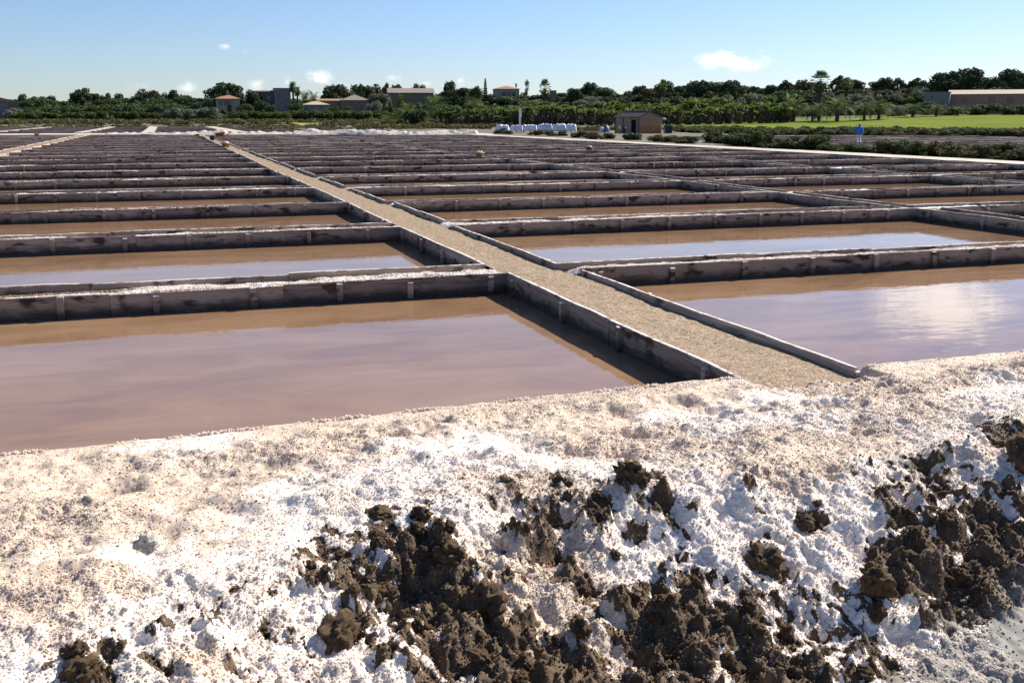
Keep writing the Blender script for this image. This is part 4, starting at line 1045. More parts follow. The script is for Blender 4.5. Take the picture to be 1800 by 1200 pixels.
def body_parts():
    bm = bmesh.new(); bm.verts.layers.skin.verify(); sk = bm.verts.layers.skin.active
    P = {'pel': ((0, 0, .92), .13), 'sp': ((0, 0, 1.12), .125), 'ch': ((0, 0, 1.32), .135), 'nk': ((0, .01, 1.47), .055), 'hd': ((0, .0, 1.58), .085), 'top': ((0, .01, 1.66), .075),
         'hl': ((-.1, 0, .86), .09), 'kl': ((-.11, .1, .48), .06), 'al': ((-.11, .02, .08), .04), 'tl': ((-.11, .16, .03), .035),
         'hr': ((.1, 0, .86), .09), 'kr': ((.11, -.02, .48), .06), 'ar': ((.11, -.14, .09), .04), 'tr': ((.11, .0, .03), .035),
         'sl': ((-.19, 0, 1.38), .065), 'el': ((-.36, .1, 1.14), .047), 'wl': ((-.56, .2, 1.0), .032), 'pl': ((-.63, .22, .97), .035),
         'sr': ((.19, 0, 1.38), .065), 'er': ((.27, -.04, 1.1), .047), 'wr': ((.27, .06, .86), .032), 'pr': ((.27, .09, .78), .035)}
    V = {}
    for k, (c, r) in P.items(): v = bm.verts.new(c); v[sk].radius = (r, r); V[k] = v
    V['pel'][sk].use_root = True
    E = 'pel-sp sp-ch ch-nk nk-hd hd-top pel-hl hl-kl kl-al al-tl pel-hr hr-kr kr-ar ar-tr ch-sl sl-el el-wl wl-pl ch-sr sr-er er-wr wr-pr'.split()
    for e in E: a, b = e.split('-'); bm.edges.new((V[a], V[b]))
    # fingers: four and a thumb each, rooted in the palm
    for hnd, s, dr in (('pl', -1, Vector((-.8, .35, -.3))), ('pr', 1, Vector((0, .4, -.9)))):
        base_ = Vector(P[hnd][0]); dr.normalize(); side = dr.cross(Vector((0, 1, 0))).normalized()
        for k, (o_f, ln) in enumerate(((-.026, .06), (-.009, .07), (.009, .068), (.026, .055), (.034, .045))):
            d2 = dr if k < 4 else (dr * .5 + side).normalized()
            a = bm.verts.new(base_ + side * o_f + d2 * ln * .6); b = bm.verts.new(base_ + side * o_f + d2 * ln + Vector((0, .012, -.012)))
            for v in (a, b): v[sk].radius = (.009, .009)
            bm.edges.new((V[hnd], a)); bm.edges.new((a, b))
    me = bpy.data.meshes.new('body'); bm.to_mesh(me); bm.free(); me.materials.append(M['skin'])
    o = link('body', me, person); md = o.modifiers.new('skin', 'SKIN'); md.use_smooth_shade = True; s = o.modifiers.new('sub', 'SUBSURF'); s.levels = 1; s.render_levels = 2
    return o
body_parts()
def loft(name, rings, mat, n=16, parent=None):
    m = MB()
    for (c, rx_, ry_) in rings:
        for k in range(n): m.v.append((c[0] + rx_ * math.cos(2 * math.pi * k / n), c[1] + ry_ * math.sin(2 * math.pi * k / n), c[2]))
    for i in range(len(rings) - 1):
        for k in range(n): m.f.append((i * n + k, i * n + (k + 1) % n, (i + 1) * n + (k + 1) % n, (i + 1) * n + k))
    m.f.append(tuple(range(n))[::-1]); m.f.append(tuple((len(rings) - 1) * n + k for k in range(n)))
    return m
g = loft('jacket', [((0, 0, .74), .215, .165), ((0, 0, .8), .225, .175), ((0, 0, 1.0), .205, .16), ((0, 0, 1.2), .21, .16), ((0, 0, 1.36), .225, .15), ((0, 0, 1.44), .16, .11), ((0, .0, 1.5), .075, .075)], None)
g.tube([(-.16, 0, 1.38), (-.24, .02, 1.33), (-.36, .1, 1.14), (-.53, .19, 1.02)], [.085, .085, .075, .06], 10)
g.tube([(.16, 0, 1.38), (.23, 0, 1.32), (.27, -.04, 1.1), (.27, .05, .9)], [.085, .085, .072, .058], 10)
g.obj('jacket', M['jacket'], person, True)
for s, kn, an in ((-1, (-.11, .1, .48), (-.11, .02, .1)), (1, (.11, -.02, .48), (.11, -.14, .11))):
    g = MB(); g.tube([(s * .1, 0, .9), (s * .105, (kn[1]) * .6, .7), kn, an], [.115, .1, .078, .062], 12); g.obj('trouser_leg', M['trouser'], person, True)
g = MB(); g.lathe([(.1, 1.62), (.115, 1.63), (.118, 1.68), (.095, 1.745), (.05, 1.775), (0, 1.78)], 14); g.v = [(x, y + .005, z) for x, y, z in g.v]; g.obj('cap', M['cap'], person, True)
g = MB(); g.lathe([(.09, 1.53), (.108, 1.56), (.108, 1.63), (.09, 1.66)], 14); g.v = [(x, y - .012, z) for x, y, z in g.v]; g.obj('hair', M['hair'], person, True)
for s, an in ((-1, (-.11, .02, .08)), (1, (.11, -.14, .09))):
    g = MB(); g.tube([(an[0], an[1] - .08, an[2] - .03), (an[0], an[1] + .05, an[2] - .03), (an[0], an[1] + .17, an[2] - .055)], [.04, .052, .035], 10); g.obj('shoe', M['rubber'], person, True)

# ------------------------------------------------------------------ plants: prototypes (crown about 1 wide, total height 1)
def leaf_cloud(name, clumps, n, size, mat, seed, shell=.72, aspect=1.7, up=.35, per_clump=.5):
    """leaf-sized quads spread through a set of ellipsoid clumps"""
    g = np.random.default_rng(seed)
    cl = np.array(clumps, float); wts = (cl[:, 3] * cl[:, 4] + cl[:, 3] * cl[:, 5] + cl[:, 4] * cl[:, 5]); wts /= wts.sum()
    ci = g.choice(len(cl), n, p=wts); ctint = g.random(len(cl))
    d = g.normal(size=(n, 3)); d /= np.linalg.norm(d, axis=1)[:, None]
    r = shell + (1.06 - shell) * g.random(n) ** .6; r = np.where(g.random(n) < .14, g.random(n) * shell, r)
    wob = 1 + .22 * np.sin(d[:, 0] * 5 + ci) * np.sin(d[:, 1] * 5 + 2 * ci) * np.sin(d[:, 2] * 4 + ci)
    P = cl[ci, :3] + d * cl[ci, 3:6] * (r * wob)[:, None]
    nrm = d * .8 + g.normal(size=(n, 3)) * .7; nrm[:, 2] += up; nrm /= np.linalg.norm(nrm, axis=1)[:, None]
    t = np.cross(nrm, g.normal(size=(n, 3))); t /= np.linalg.norm(t, axis=1)[:, None]; b = np.cross(nrm, t)
    s = size * (.6 + .8 * g.random(n))[:, None]
    A = t * s * aspect; B = b * s
    co = np.stack([P - A, P - A * .1 + B, P + A, P - A * .1 - B], 1).reshape(-1, 3)
    me = bpy.data.meshes.new(name); me.vertices.add(4 * n); me.vertices.foreach_set('co', co.astype(np.float32).ravel())
    me.loops.add(4 * n); me.loops.foreach_set('vertex_index', np.arange(4 * n, dtype=np.int32))
    me.polygons.add(n); me.polygons.foreach_set('loop_start', np.arange(0, 4 * n, 4, dtype=np.int32)); me.update(calc_edges=True)
    a = me.attributes.new('tint', 'FLOAT', 'POINT'); tint = np.clip(per_clump * ctint[ci] + (1 - per_clump) * g.random(n), 0, 1)
    a.data.foreach_set('value', np.repeat(tint, 4).astype(np.float32)); me.materials.append(mat)
    return me
def hide_proto(root):
    for c in list(root.children): bpy.data.objects.remove(c)
    bpy.data.objects.remove(root)
PROTO = {}
def proto(name, parts):
    PROTO.setdefault(name, []).append(parts)     # parts: list of (part name, mesh)
def place(kind, x, y, z, w, h, label, cat, group=None, objname=None, rz=None, var=None):
    v = PROTO[kind]; parts = v[rnd.randrange(len(v)) if var is None else var % len(v)]
    root = empty(objname or kind, (x, y, z), rnd.uniform(0, 6.28) if rz is None else rz); root.scale = (w, w, h)
    tag(root, label, cat, group)
    for pn, me in parts: link(pn, me, root)
    return root
def rs(seed): return random.Random(seed)
def round_tree(seed, mat, n=2300, size=.026, nclump=18, flat=.8, base_z=.3, trunkr=.028):
    r = rs(seed); cl = []
    for i in range(nclump):
        a = i * 2.399 + r.uniform(-.3, .3); z = base_z + (.9 - base_z) * r.random() ** .8; mz = (base_z + 1) / 2
        q = .36 * math.sqrt(max(0, 1 - ((z - mz + .06) / (1 - mz + .06)) ** 2)) * r.uniform(.55, 1.0)
        k = r.uniform(.13, .2); cl.append((q * math.cos(a), q * math.sin(a), min(z, .98 - k * flat * .85), k, k, k * flat * .85))
    cl.append((0, 0, .9 - .14 * flat, .16, .16, .13))
    m = MB(); m.tube([(0, 0, -.06), (.01, .01, .2), (-.01, .0, .45)], [trunkr * 1.3, trunkr, trunkr * .7], 7)
    for c in cl[:6]: m.tube([(0, 0, .25), (c[0] * .6, c[1] * .6, (c[2] + .25) / 2 + .03), (c[0], c[1], c[2])], [trunkr * .6, trunkr * .4, trunkr * .2], 5)
    return [('trunk', m.mesh('trunk', M['bark'], True)), ('crown', leaf_cloud('crown', cl, n, size, mat, seed))]
for s in range(5): proto('broadleaf_tree', round_tree(100 + s, M['leaf'], flat=.9))
for s in range(4): proto('dark_pine', round_tree(200 + s, M['pine'], 3200, .023, 24, .85, .2))
for s in range(3): proto('brown_pine', round_tree(260 + s, M['brownpine'], 3000, .023, 22, .8, .22))
for s in range(3): proto('olive_tree', round_tree(300 + s, M['olive'], 2200, .023, 10, .9, .32))
for s in range(2): proto('bright_tree', round_tree(340 + s, M['bright'], 1900, .02, 9, 1.0, .3))
def hedge_tree(seed, mat, n=2300, size=.027):
    r = rs(seed); cl = []
    for i in range(12):
        a = r.uniform(0, 6.28); q = r.random() ** .5 * .36; z = r.uniform(.12, .78) * (1 - q * .5); k = r.uniform(.15, .24); cl.append((q * math.cos(a), q * math.sin(a), z, k, k, k * .9))
    m = MB(); m.tube([(0, 0, -.05), (0, .01, .3), (.02, 0, .6)], [.03, .024, .012], 6)
    return [('trunk', m.mesh('trunk', M['bark'], True)), ('crown', leaf_cloud('crown', cl, n, size, mat, seed))]
for s in range(5): proto('leafy_tree', hedge_tree(400 + s, M['leaf']))
for s in range(3): proto('leafy_pine', hedge_tree(470 + s, M['pine'], 2600, .024))
for s in range(2): proto('leafy_brown', hedge_tree(480 + s, M['brownpine'], 2600, .024))
for s in range(2): proto('grey_bush', hedge_tree(430 + s, M['olive'], 2300, .024))
for s in range(2): proto('green_bush', hedge_tree(450 + s, M['greenscrub'], 2400, .025))
def umbrella_pine(seed, mat):
    r = rs(seed); cl = []
    for i in range(16):
        a = i / 16 * 6.28 * 2.4; q = .42 * ((i + .5) / 16) ** .5; cl.append((q * math.cos(a), q * math.sin(a), .84 - q * .62 + r.uniform(-.05, .05), r.uniform(.09, .14), r.uniform(.09, .14), r.uniform(.055, .085)))
    m = MB(); m.tube([(0, 0, -.04), (.015, .01, .3), (-.01, .0, .55), (.01, 0, .78)], [.028, .022, .018, .01], 7)
    for c in cl[::2]: m.tube([(0, 0, .46 + r.uniform(-.05, .1)), (c[0] * .5, c[1] * .5, c[2] * .5 + .3), (c[0] * .9, c[1] * .9, c[2])], [.012, .009, .005], 5)
    return [('trunk', m.mesh('trunk', M['bark'], True)), ('crown', leaf_cloud('crown', cl, 2600, .018, mat, seed))]
for s in range(3): proto('umbrella_pine', umbrella_pine(500 + s, M['pine']))
def sparse_tree(seed):
    r = rs(seed); m = MB(); m.tube([(0, 0, -.05), (.01, 0, .4), (0, 0, .95)], [.02, .015, .005], 6); cl = []
    for i in range(14):
        a = r.uniform(0, 6.28); z = r.uniform(.35, .9); q = r.uniform(.15, .42) * (1.2 - z); p = (q * math.cos(a), q * math.sin(a), z + .1); m.tube([(0, 0, z - .08), p], [.008, .003], 4); cl.append((p[0], p[1], p[2], .09, .09, .07))
    return [('trunk', m.mesh('trunk', M['bark'])), ('crown', leaf_cloud('crown', cl, 320, .024, M['bright'], seed))]
proto('sparse_tree', sparse_tree(1))
def date_palm(seed, nf=44, trunk=.45, droop=1.0, spread=.52):
    r = rs(seed); m = MB(); m.tube([(0, 0, -.05), (.005, 0, trunk * .5), (0, .005, trunk)], [.05, .042, .045], 9)
    for k in range(10): z = trunk * (k + .5) / 10; m.lathe([(.046, z), (.054, z + .012), (.045, z + .02)], 9)
    f = MB(); tint = []
    for i in range(nf):
        a = i * 2.399 + r.uniform(-.2, .2); e = 1.45 - 1.75 * (i / nf) ** .9 + r.uniform(-.12, .12); L = spread * r.uniform(.85, 1.1); pts = []
        x, z, el = 0.0, trunk, e
        for k in range(8): pts.append((x * math.cos(a), x * math.sin(a), z)); st = L / 7; x += st * math.cos(el); z += st * math.sin(el); el -= droop * .24 * (.5 + k / 6)
        P = [Vector(p) for p in pts]; sd = Vector((-math.sin(a), math.cos(a), 0)); tn = r.random()
        for k in range(1, 7):
            for sgn in (-1, 1):
                for h in (0, .5):
                    q = P[k].lerp(P[k + 1], h); d = (P[k + 1] - P[k]).normalized(); ll = .13 * math.sin(min(1, (k + h) / 6.5) * 2.6 + .35) + .02
                    tip = q + (sd * sgn * .8 + d * .7 + Vector((0, 0, -.15 + .25 * r.random()))).normalized() * ll; wv = d * .011
                    f.poly([q - wv, q + wv, tip]); tint += [tn] * 3
        b = len(f.v)
        for k in range(7): f.poly([P[k] - sd * .004, P[k] + sd * .004, P[k + 1] + sd * .003, P[k + 1] - sd * .003]); tint += [tn] * 4
    me = f.mesh('crown', M['palm']); at = me.attributes.new('tint', 'FLOAT', 'POINT'); at.data.foreach_set('value', np.array(tint, np.float32))
    return [('trunk', m.mesh('trunk', M['palmbark'], True)), ('crown', me)]
for s in range(3): proto('date_palm', date_palm(600 + s, 46, .42, 1.0, .55))
for s in range(2): proto('tall_palm', date_palm(640 + s, 30, .8, 1.3, .2))
for s in range(2): proto('bushy_palm', date_palm(660 + s, 50, .12, .75, .62))
def fan_palm(seed, trunk=.78, tr=.03, ball=.2, skirt=True):
    r = rs(seed); m = MB(); m.tube([(0, 0, -.04), (.01, 0, trunk * .5), (0, 0, trunk)], [tr * 1.3, tr, tr], 8)
    f = MB(); tint = []
    for i in range(46):
        a = i * 2.399; e = 1.5 - 2.3 * i / 46 + r.uniform(-.2, .2); d = Vector((math.cos(a) * math.cos(e), math.sin(a) * math.cos(e), math.sin(e))); c = Vector((0, 0, trunk)) + d * ball * .62
        sd = d.cross(Vector((0, 0, 1))).normalized(); upv = sd.cross(d); tn = r.random()
        f.poly([Vector((0, 0, trunk)) - sd * .003, Vector((0, 0, trunk)) + sd * .003, c]); tint += [tn] * 3
        for k in range(7):
            w = (k - 3) * .42; t2 = c + (d * math.cos(w) + sd * math.sin(w)) * ball * .5 * r.uniform(.85, 1.1) + upv * (-.02); t1 = (d * math.cos(w + .17) + sd * math.sin(w + .17)) * ball * .28; t0 = (d * math.cos(w - .17) + sd * math.sin(w - .17)) * ball * .28
            f.poly([c, c + t0, t2, c + t1]); tint += [tn] * 4
    me = f.mesh('crown', M['palm']); at = me.attributes.new('tint', 'FLOAT', 'POINT'); at.data.foreach_set('value', np.array(tint, np.float32))
    out = [('trunk', m.mesh('trunk', M['palmbark'], True)), ('crown', me)]
    if skirt:
        cl = [(0, 0, trunk - .08 - .09 * k, tr * 2.2 - .004 * k, tr * 2.2 - .004 * k, .06) for k in range(4)]; out.append(('dead_leaf_skirt', leaf_cloud('dead_leaf_skirt', cl, 260, .016, M['brownpine'], seed)))
    return out
proto('fan_palm', fan_palm(1)); proto('fan_palm', fan_palm(2, .8, .026, .17)); proto('thick_fan_palm', fan_palm(3, .76, .06, .24))
def banana(seed):
    r = rs(seed); m = MB(); f = MB(); tint = []
    for s in range(3):
        bx, by = r.uniform(-.2, .2), r.uniform(-.2, .2); h = r.uniform(.42, .62); m.tube([(bx, by, -.05), (bx * 1.1, by * 1.1, h)], [.035, .025], 6)
        for i in range(9):
            a = i * 2.399 + r.uniform(-.3, .3); e = r.uniform(.45, 1.45); L = r.uniform(.3, .46); x, z = 0.0, h - .03; pts = []
            for k in range(6): pts.append(Vector((bx * 1.1 + x * math.cos(a), by * 1.1 + x * math.sin(a), z))); x += L / 5 * math.cos(e); z += L / 5 * math.sin(e); e -= .34
            sd = Vector((-math.sin(a), math.cos(a), 0)); tn = r.random(); W = [.008, .045, .065, .062, .045, .006]
            for k in range(5):
                for sg in (-1, 1):
                    f.poly([pts[k], pts[k + 1], pts[k + 1] + sd * sg * W[k + 1] + Vector((0, 0, .25 * W[k + 1])), pts[k] + sd * sg * W[k] + Vector((0, 0, .25 * W[k]))]); tint += [min(1, tn + .1 * (k > 3))] * 4
    cl = [(0, 0, .2, .22, .22, .2)]
    me = f.mesh('crown', M['banana']); at = me.attributes.new('tint', 'FLOAT', 'POINT'); at.data.foreach_set('value', np.array(tint, np.float32))
    return [('trunk', m.mesh('trunk', M['palmbark'], True)), ('crown', me), ('dry_leaf_skirt', leaf_cloud('dry_leaf_skirt', cl, 170, .04, M['brownpine'], seed))]
for s in range(5): proto('banana_plant', banana(700 + s))
def araucaria():
    m = MB(); m.tube([(0, 0, -.02), (0, 0, .98)], [.018, .004], 6); f = MB()
    for k in range(11):
        z = .2 + k * .073; L = .5 * (1 - k / 13.0)
        for j in range(6): a = j * 1.047 + k * .4; f.tube([(0, 0, z), (L * .6 * math.cos(a), L * .6 * math.sin(a), z - .004), (L * math.cos(a), L * math.sin(a), z + .022)], [.03, .035, .02], 4)
    me = f.mesh('crown', M['pine']); return [('trunk', m.mesh('trunk', M['bark'])), ('crown', me)]
proto('araucaria', araucaria())
def scrub(seed, mat, n=3200, size=.02):
    r = rs(seed); cl = []
    for i in range(13):
        a = r.uniform(0, 6.28); q = r.random() ** .5 * .36; k = r.uniform(.12, .22); z = max(.1, r.uniform(.2, .8) * (1 - 1.3 * q)); cl.append((q * math.cos(a), q * math.sin(a), z, k, k, k * 1.0))
    m = MB()
    for i in range(6): a = r.uniform(0, 6.28); m.tube([(0, 0, -.06), (.12 * math.cos(a), .12 * math.sin(a), .25), (.28 * math.cos(a), .28 * math.sin(a), .6)], [.016, .012, .005], 4)
    return [('stem', m.mesh('stem', M['bark'])), ('foliage', leaf_cloud('foliage', cl, n, size, mat, seed, .6, 2.0))]
for s in range(4): proto('marsh_shrub', scrub(800 + s, M['scrub']))
for s in range(3): proto('green_shrub', scrub(840 + s, M['greenscrub']))

# ------------------------------------------------------------------ houses on the rise behind
def wall_mat(name, a, b): return simple_mat(name, a, b, 1.2, .9, .1)
M['wall_cream'] = wall_mat('cream_render', (0.26, 0.223, 0.18), (0.335, 0.291, 0.236)); M['wall_grey'] = wall_mat('grey_render', (0.168, 0.164, 0.161), (0.238, 0.234, 0.224))
M['wall_stone'] = wall_mat('stone_wall', (0.16, 0.124, 0.088), (0.256, 0.208, 0.152)); M['wall_pink'] = wall_mat('pink_render', (0.34, 0.178, 0.119), (0.425, 0.246, 0.17)); M['wall_white'] = wall_mat('white_render', (.19, .185, .175), (.25, .245, .23))
M['wall_dark'] = wall_mat('dark_render', (0.09, 0.09, 0.099), (0.144, 0.144, 0.153)); M['tile'] = simple_mat('terracotta_tile', (.24, .125, .07), (.4, .24, .15), 6, .85, .6, .2, 0, (4, 1, 1)); M['tile_grey'] = simple_mat('grey_tile', (.18, .15, .125), (.3, .25, .2), 6, .85, .6)
M['tile_pale'] = simple_mat('pale_tile', (.36, .28, .2), (.52, .43, .32), 6, .85, .6); M['glass'] = simple_mat('dark_window_glass', (.012, .014, .018), (.03, .034, .04), 2, .12, 0, .6); M['frame'] = simple_mat('window_frame', (.16, .11, .08), (.24, .18, .13), 4)
def house(px0, px1, ybase, yeave, D, depth, wallm, label, roof=('hip', 0, None), rz=0.0, wins=(), name='house', chim=None, door=None):
    """px0..px1 picture span, wins: (u, v, w, h) in wall fractions/metres on the front; roof: kind, picture y of ridge, material"""
    x, y, zb = at_dist((px0 + px1) / 2, ybase, D); _, _, ze = at_dist((px0 + px1) / 2, yeave, D); W = (px1 - px0) * D / 1805; h = ze - zb
    t = empty(name, (x, y, zb), -math.atan2(x, y) + rz); tag(t, label, 'house')
    g = MB(); g.box(-W / 2, W / 2, 0, depth, -3.5, h); g.obj('wall', wallm, t)
    kind, yr, rm = roof
    if kind != 'flat':
        _, _, zr = at_dist((px0 + px1) / 2, yr, D); zr -= zb; o = .4; g = MB(); a = [(-W / 2 - o, -o), (W / 2 + o, -o), (W / 2 + o, depth + o), (-W / 2 - o, depth + o)]; e = h + .02
        A4 = [(q[0], q[1], e) for q in a]; A5 = [(q[0], q[1], e + .12) for q in a]
        g.poly(A4[::-1])
        for m in range(4): n_ = (m + 1) % 4; g.poly([A4[m], A4[n_], A5[n_], A5[m]])
        if kind == 'hip':
            k = min(W, depth) * .48; r1, r2 = ((-W / 2 + k, depth / 2, zr), (W / 2 - k, depth / 2, zr)) if W >= depth else ((0, k, zr), (0, depth - k, zr))
            if W >= depth: g.poly([A5[0], A5[1], r2, r1]); g.poly([A5[1], A5[2], r2]); g.poly([A5[2], A5[3], r1, r2]); g.poly([A5[3], A5[0], r1])
            else: g.poly([A5[0], A5[1], r1]); g.poly([A5[1], A5[2], r2, r1]); g.poly([A5[2], A5[3], r2]); g.poly([A5[3], A5[0], r1, r2])
        elif kind == 'gable':      # ridge parallel to the front
            r1, r2 = (-W / 2 - o, depth / 2, zr), (W / 2 + o, depth / 2, zr); g.poly([A5[0], A5[1], r2, r1]); g.poly([A5[2], A5[3], r1, r2]); g.poly([A5[1], A5[2], r2]); g.poly([A5[3], A5[0], r1])
        elif kind == 'front':      # gable end to the front
            r1, r2 = (0, -o, zr), (0, depth + o, zr); g.poly([A5[0], A5[1], r1]); g.poly([A5[1], A5[2], r2, r1]); g.poly([A5[2], A5[3], r2]); g.poly([A5[3], A5[0], r1, r2])
        rf = g.obj('roof', rm, t)
        if chim:
            g = MB(); g.box(chim - .35, chim + .35, depth / 2 - .35, depth / 2 + .35, zr - .5, zr + .9); g.box(chim - .45, chim + .45, depth / 2 - .45, depth / 2 + .45, zr + .903, zr + 1.05); g.obj('chimney', wallm, rf)
    else:
        g = MB(); g.box(-W / 2 - .08, W / 2 + .08, -.08, depth + .08, h + .003, h + .2); g.obj('parapet', wallm, t)
    for (u, v, ww, wh_) in wins:
        cx = -W / 2 + u * W; cz = v * h; f = MB(); f.box(cx - ww / 2 - .1, cx + ww / 2 + .1, -.06, -.003, cz - wh_ / 2 - .1, cz + wh_ / 2 + .1); fo = f.obj('window', M['frame'], t)
        p = MB(); p.box(cx - ww / 2, cx + ww / 2, -.075, -.062, cz - wh_ / 2, cz + wh_ / 2); p.obj('pane', M['glass'], fo)
    if door:
        cx = -W / 2 + door * W; f = MB(); f.box(cx - .55, cx + .55, -.05, -.003, 0, 2.1); f.obj('door', M['hutdark'], t)
    return t
house(-28, 27, 197, 180, 325, 9, M['wall_grey'], 'grey house with brown tiled gable roof at the far left edge', ('front', 171, M['tile']), R(6), ((.78, .55, 1.0, 1.3), (.9, .55, .9, 1.3)))
house(382, 421, 197, 174.5, 322, 6.5, M['wall_cream'], 'cream two storey house with pyramid tiled roof under a big pine', ('hip', 166.5, M['tile']), 0, ((.47, .72, 1.7, 1.2), (.2, .72, .7, 1.1), (.88, .3, .5, .5)), chim=.1, door=.55)
house(448, 484, 180, 161.5, 352, 9, M['wall_dark'], 'dark long wing with slanting roof beside the grey tower block', ('gable', 158, M['tile_grey']), R(-14), ((.3, .4, 1.2, 1.2), (.7, .4, 1.2, 1.2)))
house(484, 511, 184, 156, 348, 7, M['wall_grey'], 'grey cube shaped tower block beside the tall palm', ('flat', 0, None), R(4), ((.3, .55, .9, 1.1),))
house(533, 578, 190, 185, 330, 7, M['wall_white'], 'low white walled house with pale tiled roof below the palms', ('hip', 178, M['tile_pale']), 0, ((.7, .5, 1.0, .6),))
house(560, 603, 187, 178, 342, 6, M['wall_stone'], 'low stone house with long brown roof in the trees', ('gable', 173.5, M['tile']), 0, ((.7, .5, 1, .8),))
house(600, 648, 187, 177, 335, 9, M['wall_stone'], 'low stone house with broad grey pyramid roof', ('hip', 166, M['tile_grey']), 0, ((.3, .5, 1.4, .8), (.75, .5, 1.2, .9)), chim=-.8)
house(684, 762, 184, 164, 385, 12, M['wall_stone'], 'large brown barn with long low tiled roof on the rise', ('gable', 154.5, M['tile_grey']), R(3), ((.2, .5, 1, 1), (.5, .5, 1, 1), (.8, .5, 1, 1)))
house(871, 913, 171, 157, 452, 9, M['wall_cream'], 'hilltop house with shallow roof and shaded porch', ('hip', 151, M['tile']), R(8), ((.35, .35, 1.4, 2.0), (.55, .35, 1.4, 2.0), (.75, .35, 1.4, 2.0)), chim=4.5)
house(966, 978, 170, 160, 440, 5, M['wall_stone'], 'small square stone house right of the dark fan palm', ('flat', 0, None), 0, ((.5, .6, .6, .8),))
house(1625, 1664, 195, 163, 318, 6, M['wall_white'], 'weathered white cube house left of the pink farmhouse', ('flat', 0, None), R(-4), ((.72, .45, .8, 1.3), (.3, .72, .5, .5)))
hj = house(1684, 1850, 200, 166, 322, 10, M['wall_pink'], 'long pink farmhouse with pale tiled roof at the right edge', ('gable', 157, M['tile_pale']), R(3), ((.13, .72, 1.3, 1.3), (.37, .72, 1.4, 1.3), (.53, .72, 1.4, 1.3), (.75, .72, 1.4, 1.3), (.27, .22, 1.6, 1.6)), chim=None)
g = MB(); g.box(-15.8, -1, -2.4, -.08, 1.2, 2.6); g.obj('terrace_wall', M['wall_pink'], hj)
house(252, 268, 190, 176, 345, 5, M['wall_cream'], 'small orange cream gable wall glimpsed between the left trees', ('front', 174, M['tile']), 0, ((.5, .6, .7, .7),))
house(338, 356, 197, 181, 332, 5, M['wall_grey'], 'small bluish grey shed behind the grey bushes', ('flat', 0, None), 0, ((.5, .5, .8, .8),))

# ------------------------------------------------------------------ trees on the skyline, left to right: kind, picture x, top y, width, distance, label
LM = [(-999, 'left picture edge'), (20, 'far left house'), (147, 'tall umbrella pine'), (262, 'wide brown pine'), (401, 'cream house'), (497, 'grey tower block'), (555, 'low white house'), (624, 'grey pyramid roof'), (722, 'brown barn'), (853, 'araucaria'), (914, 'white post'), (958, 'dark fan palm'), (1035, 'round hill pine'), (1122, 'timber hut'), (1166, 'pale fan palm'), (1258, 'long pine row'), (1383, 'open umbrella pine'), (1443, 'thick fan palm'), (1509, 'person in blue'), (1644, 'white cube house'), (1740, 'pink farmhouse middle')]
_cnt = {}
ORD = ['first', 'second', 'third', 'fourth', 'fifth', 'sixth', 'seventh', 'eighth', 'ninth', 'tenth', '11th', '12th', '13th', '14th', '15th', '16th', '17th', '18th', '19th', '20th']
def lab_rel(desc, px):
    lm = [n for a, n in LM if a <= px][-1]; k = _cnt.get((desc, lm), 0); _cnt[(desc, lm)] = k + 1
    return '%s %s right of the %s' % (ORD[min(k, 19)], desc, lm)
def tree_at(kind, px, ytop, wpx, D, label, cat='tree', group=None, var=None, name=None):
    x, y, zt = at_dist(px, ytop, D); zb = gh(x, y) - .1; h = zt - zb; w = wpx * D / 1805
    return place(kind, x, y, zb, w, max(h, 1.0), label, cat, group, name, var=var)
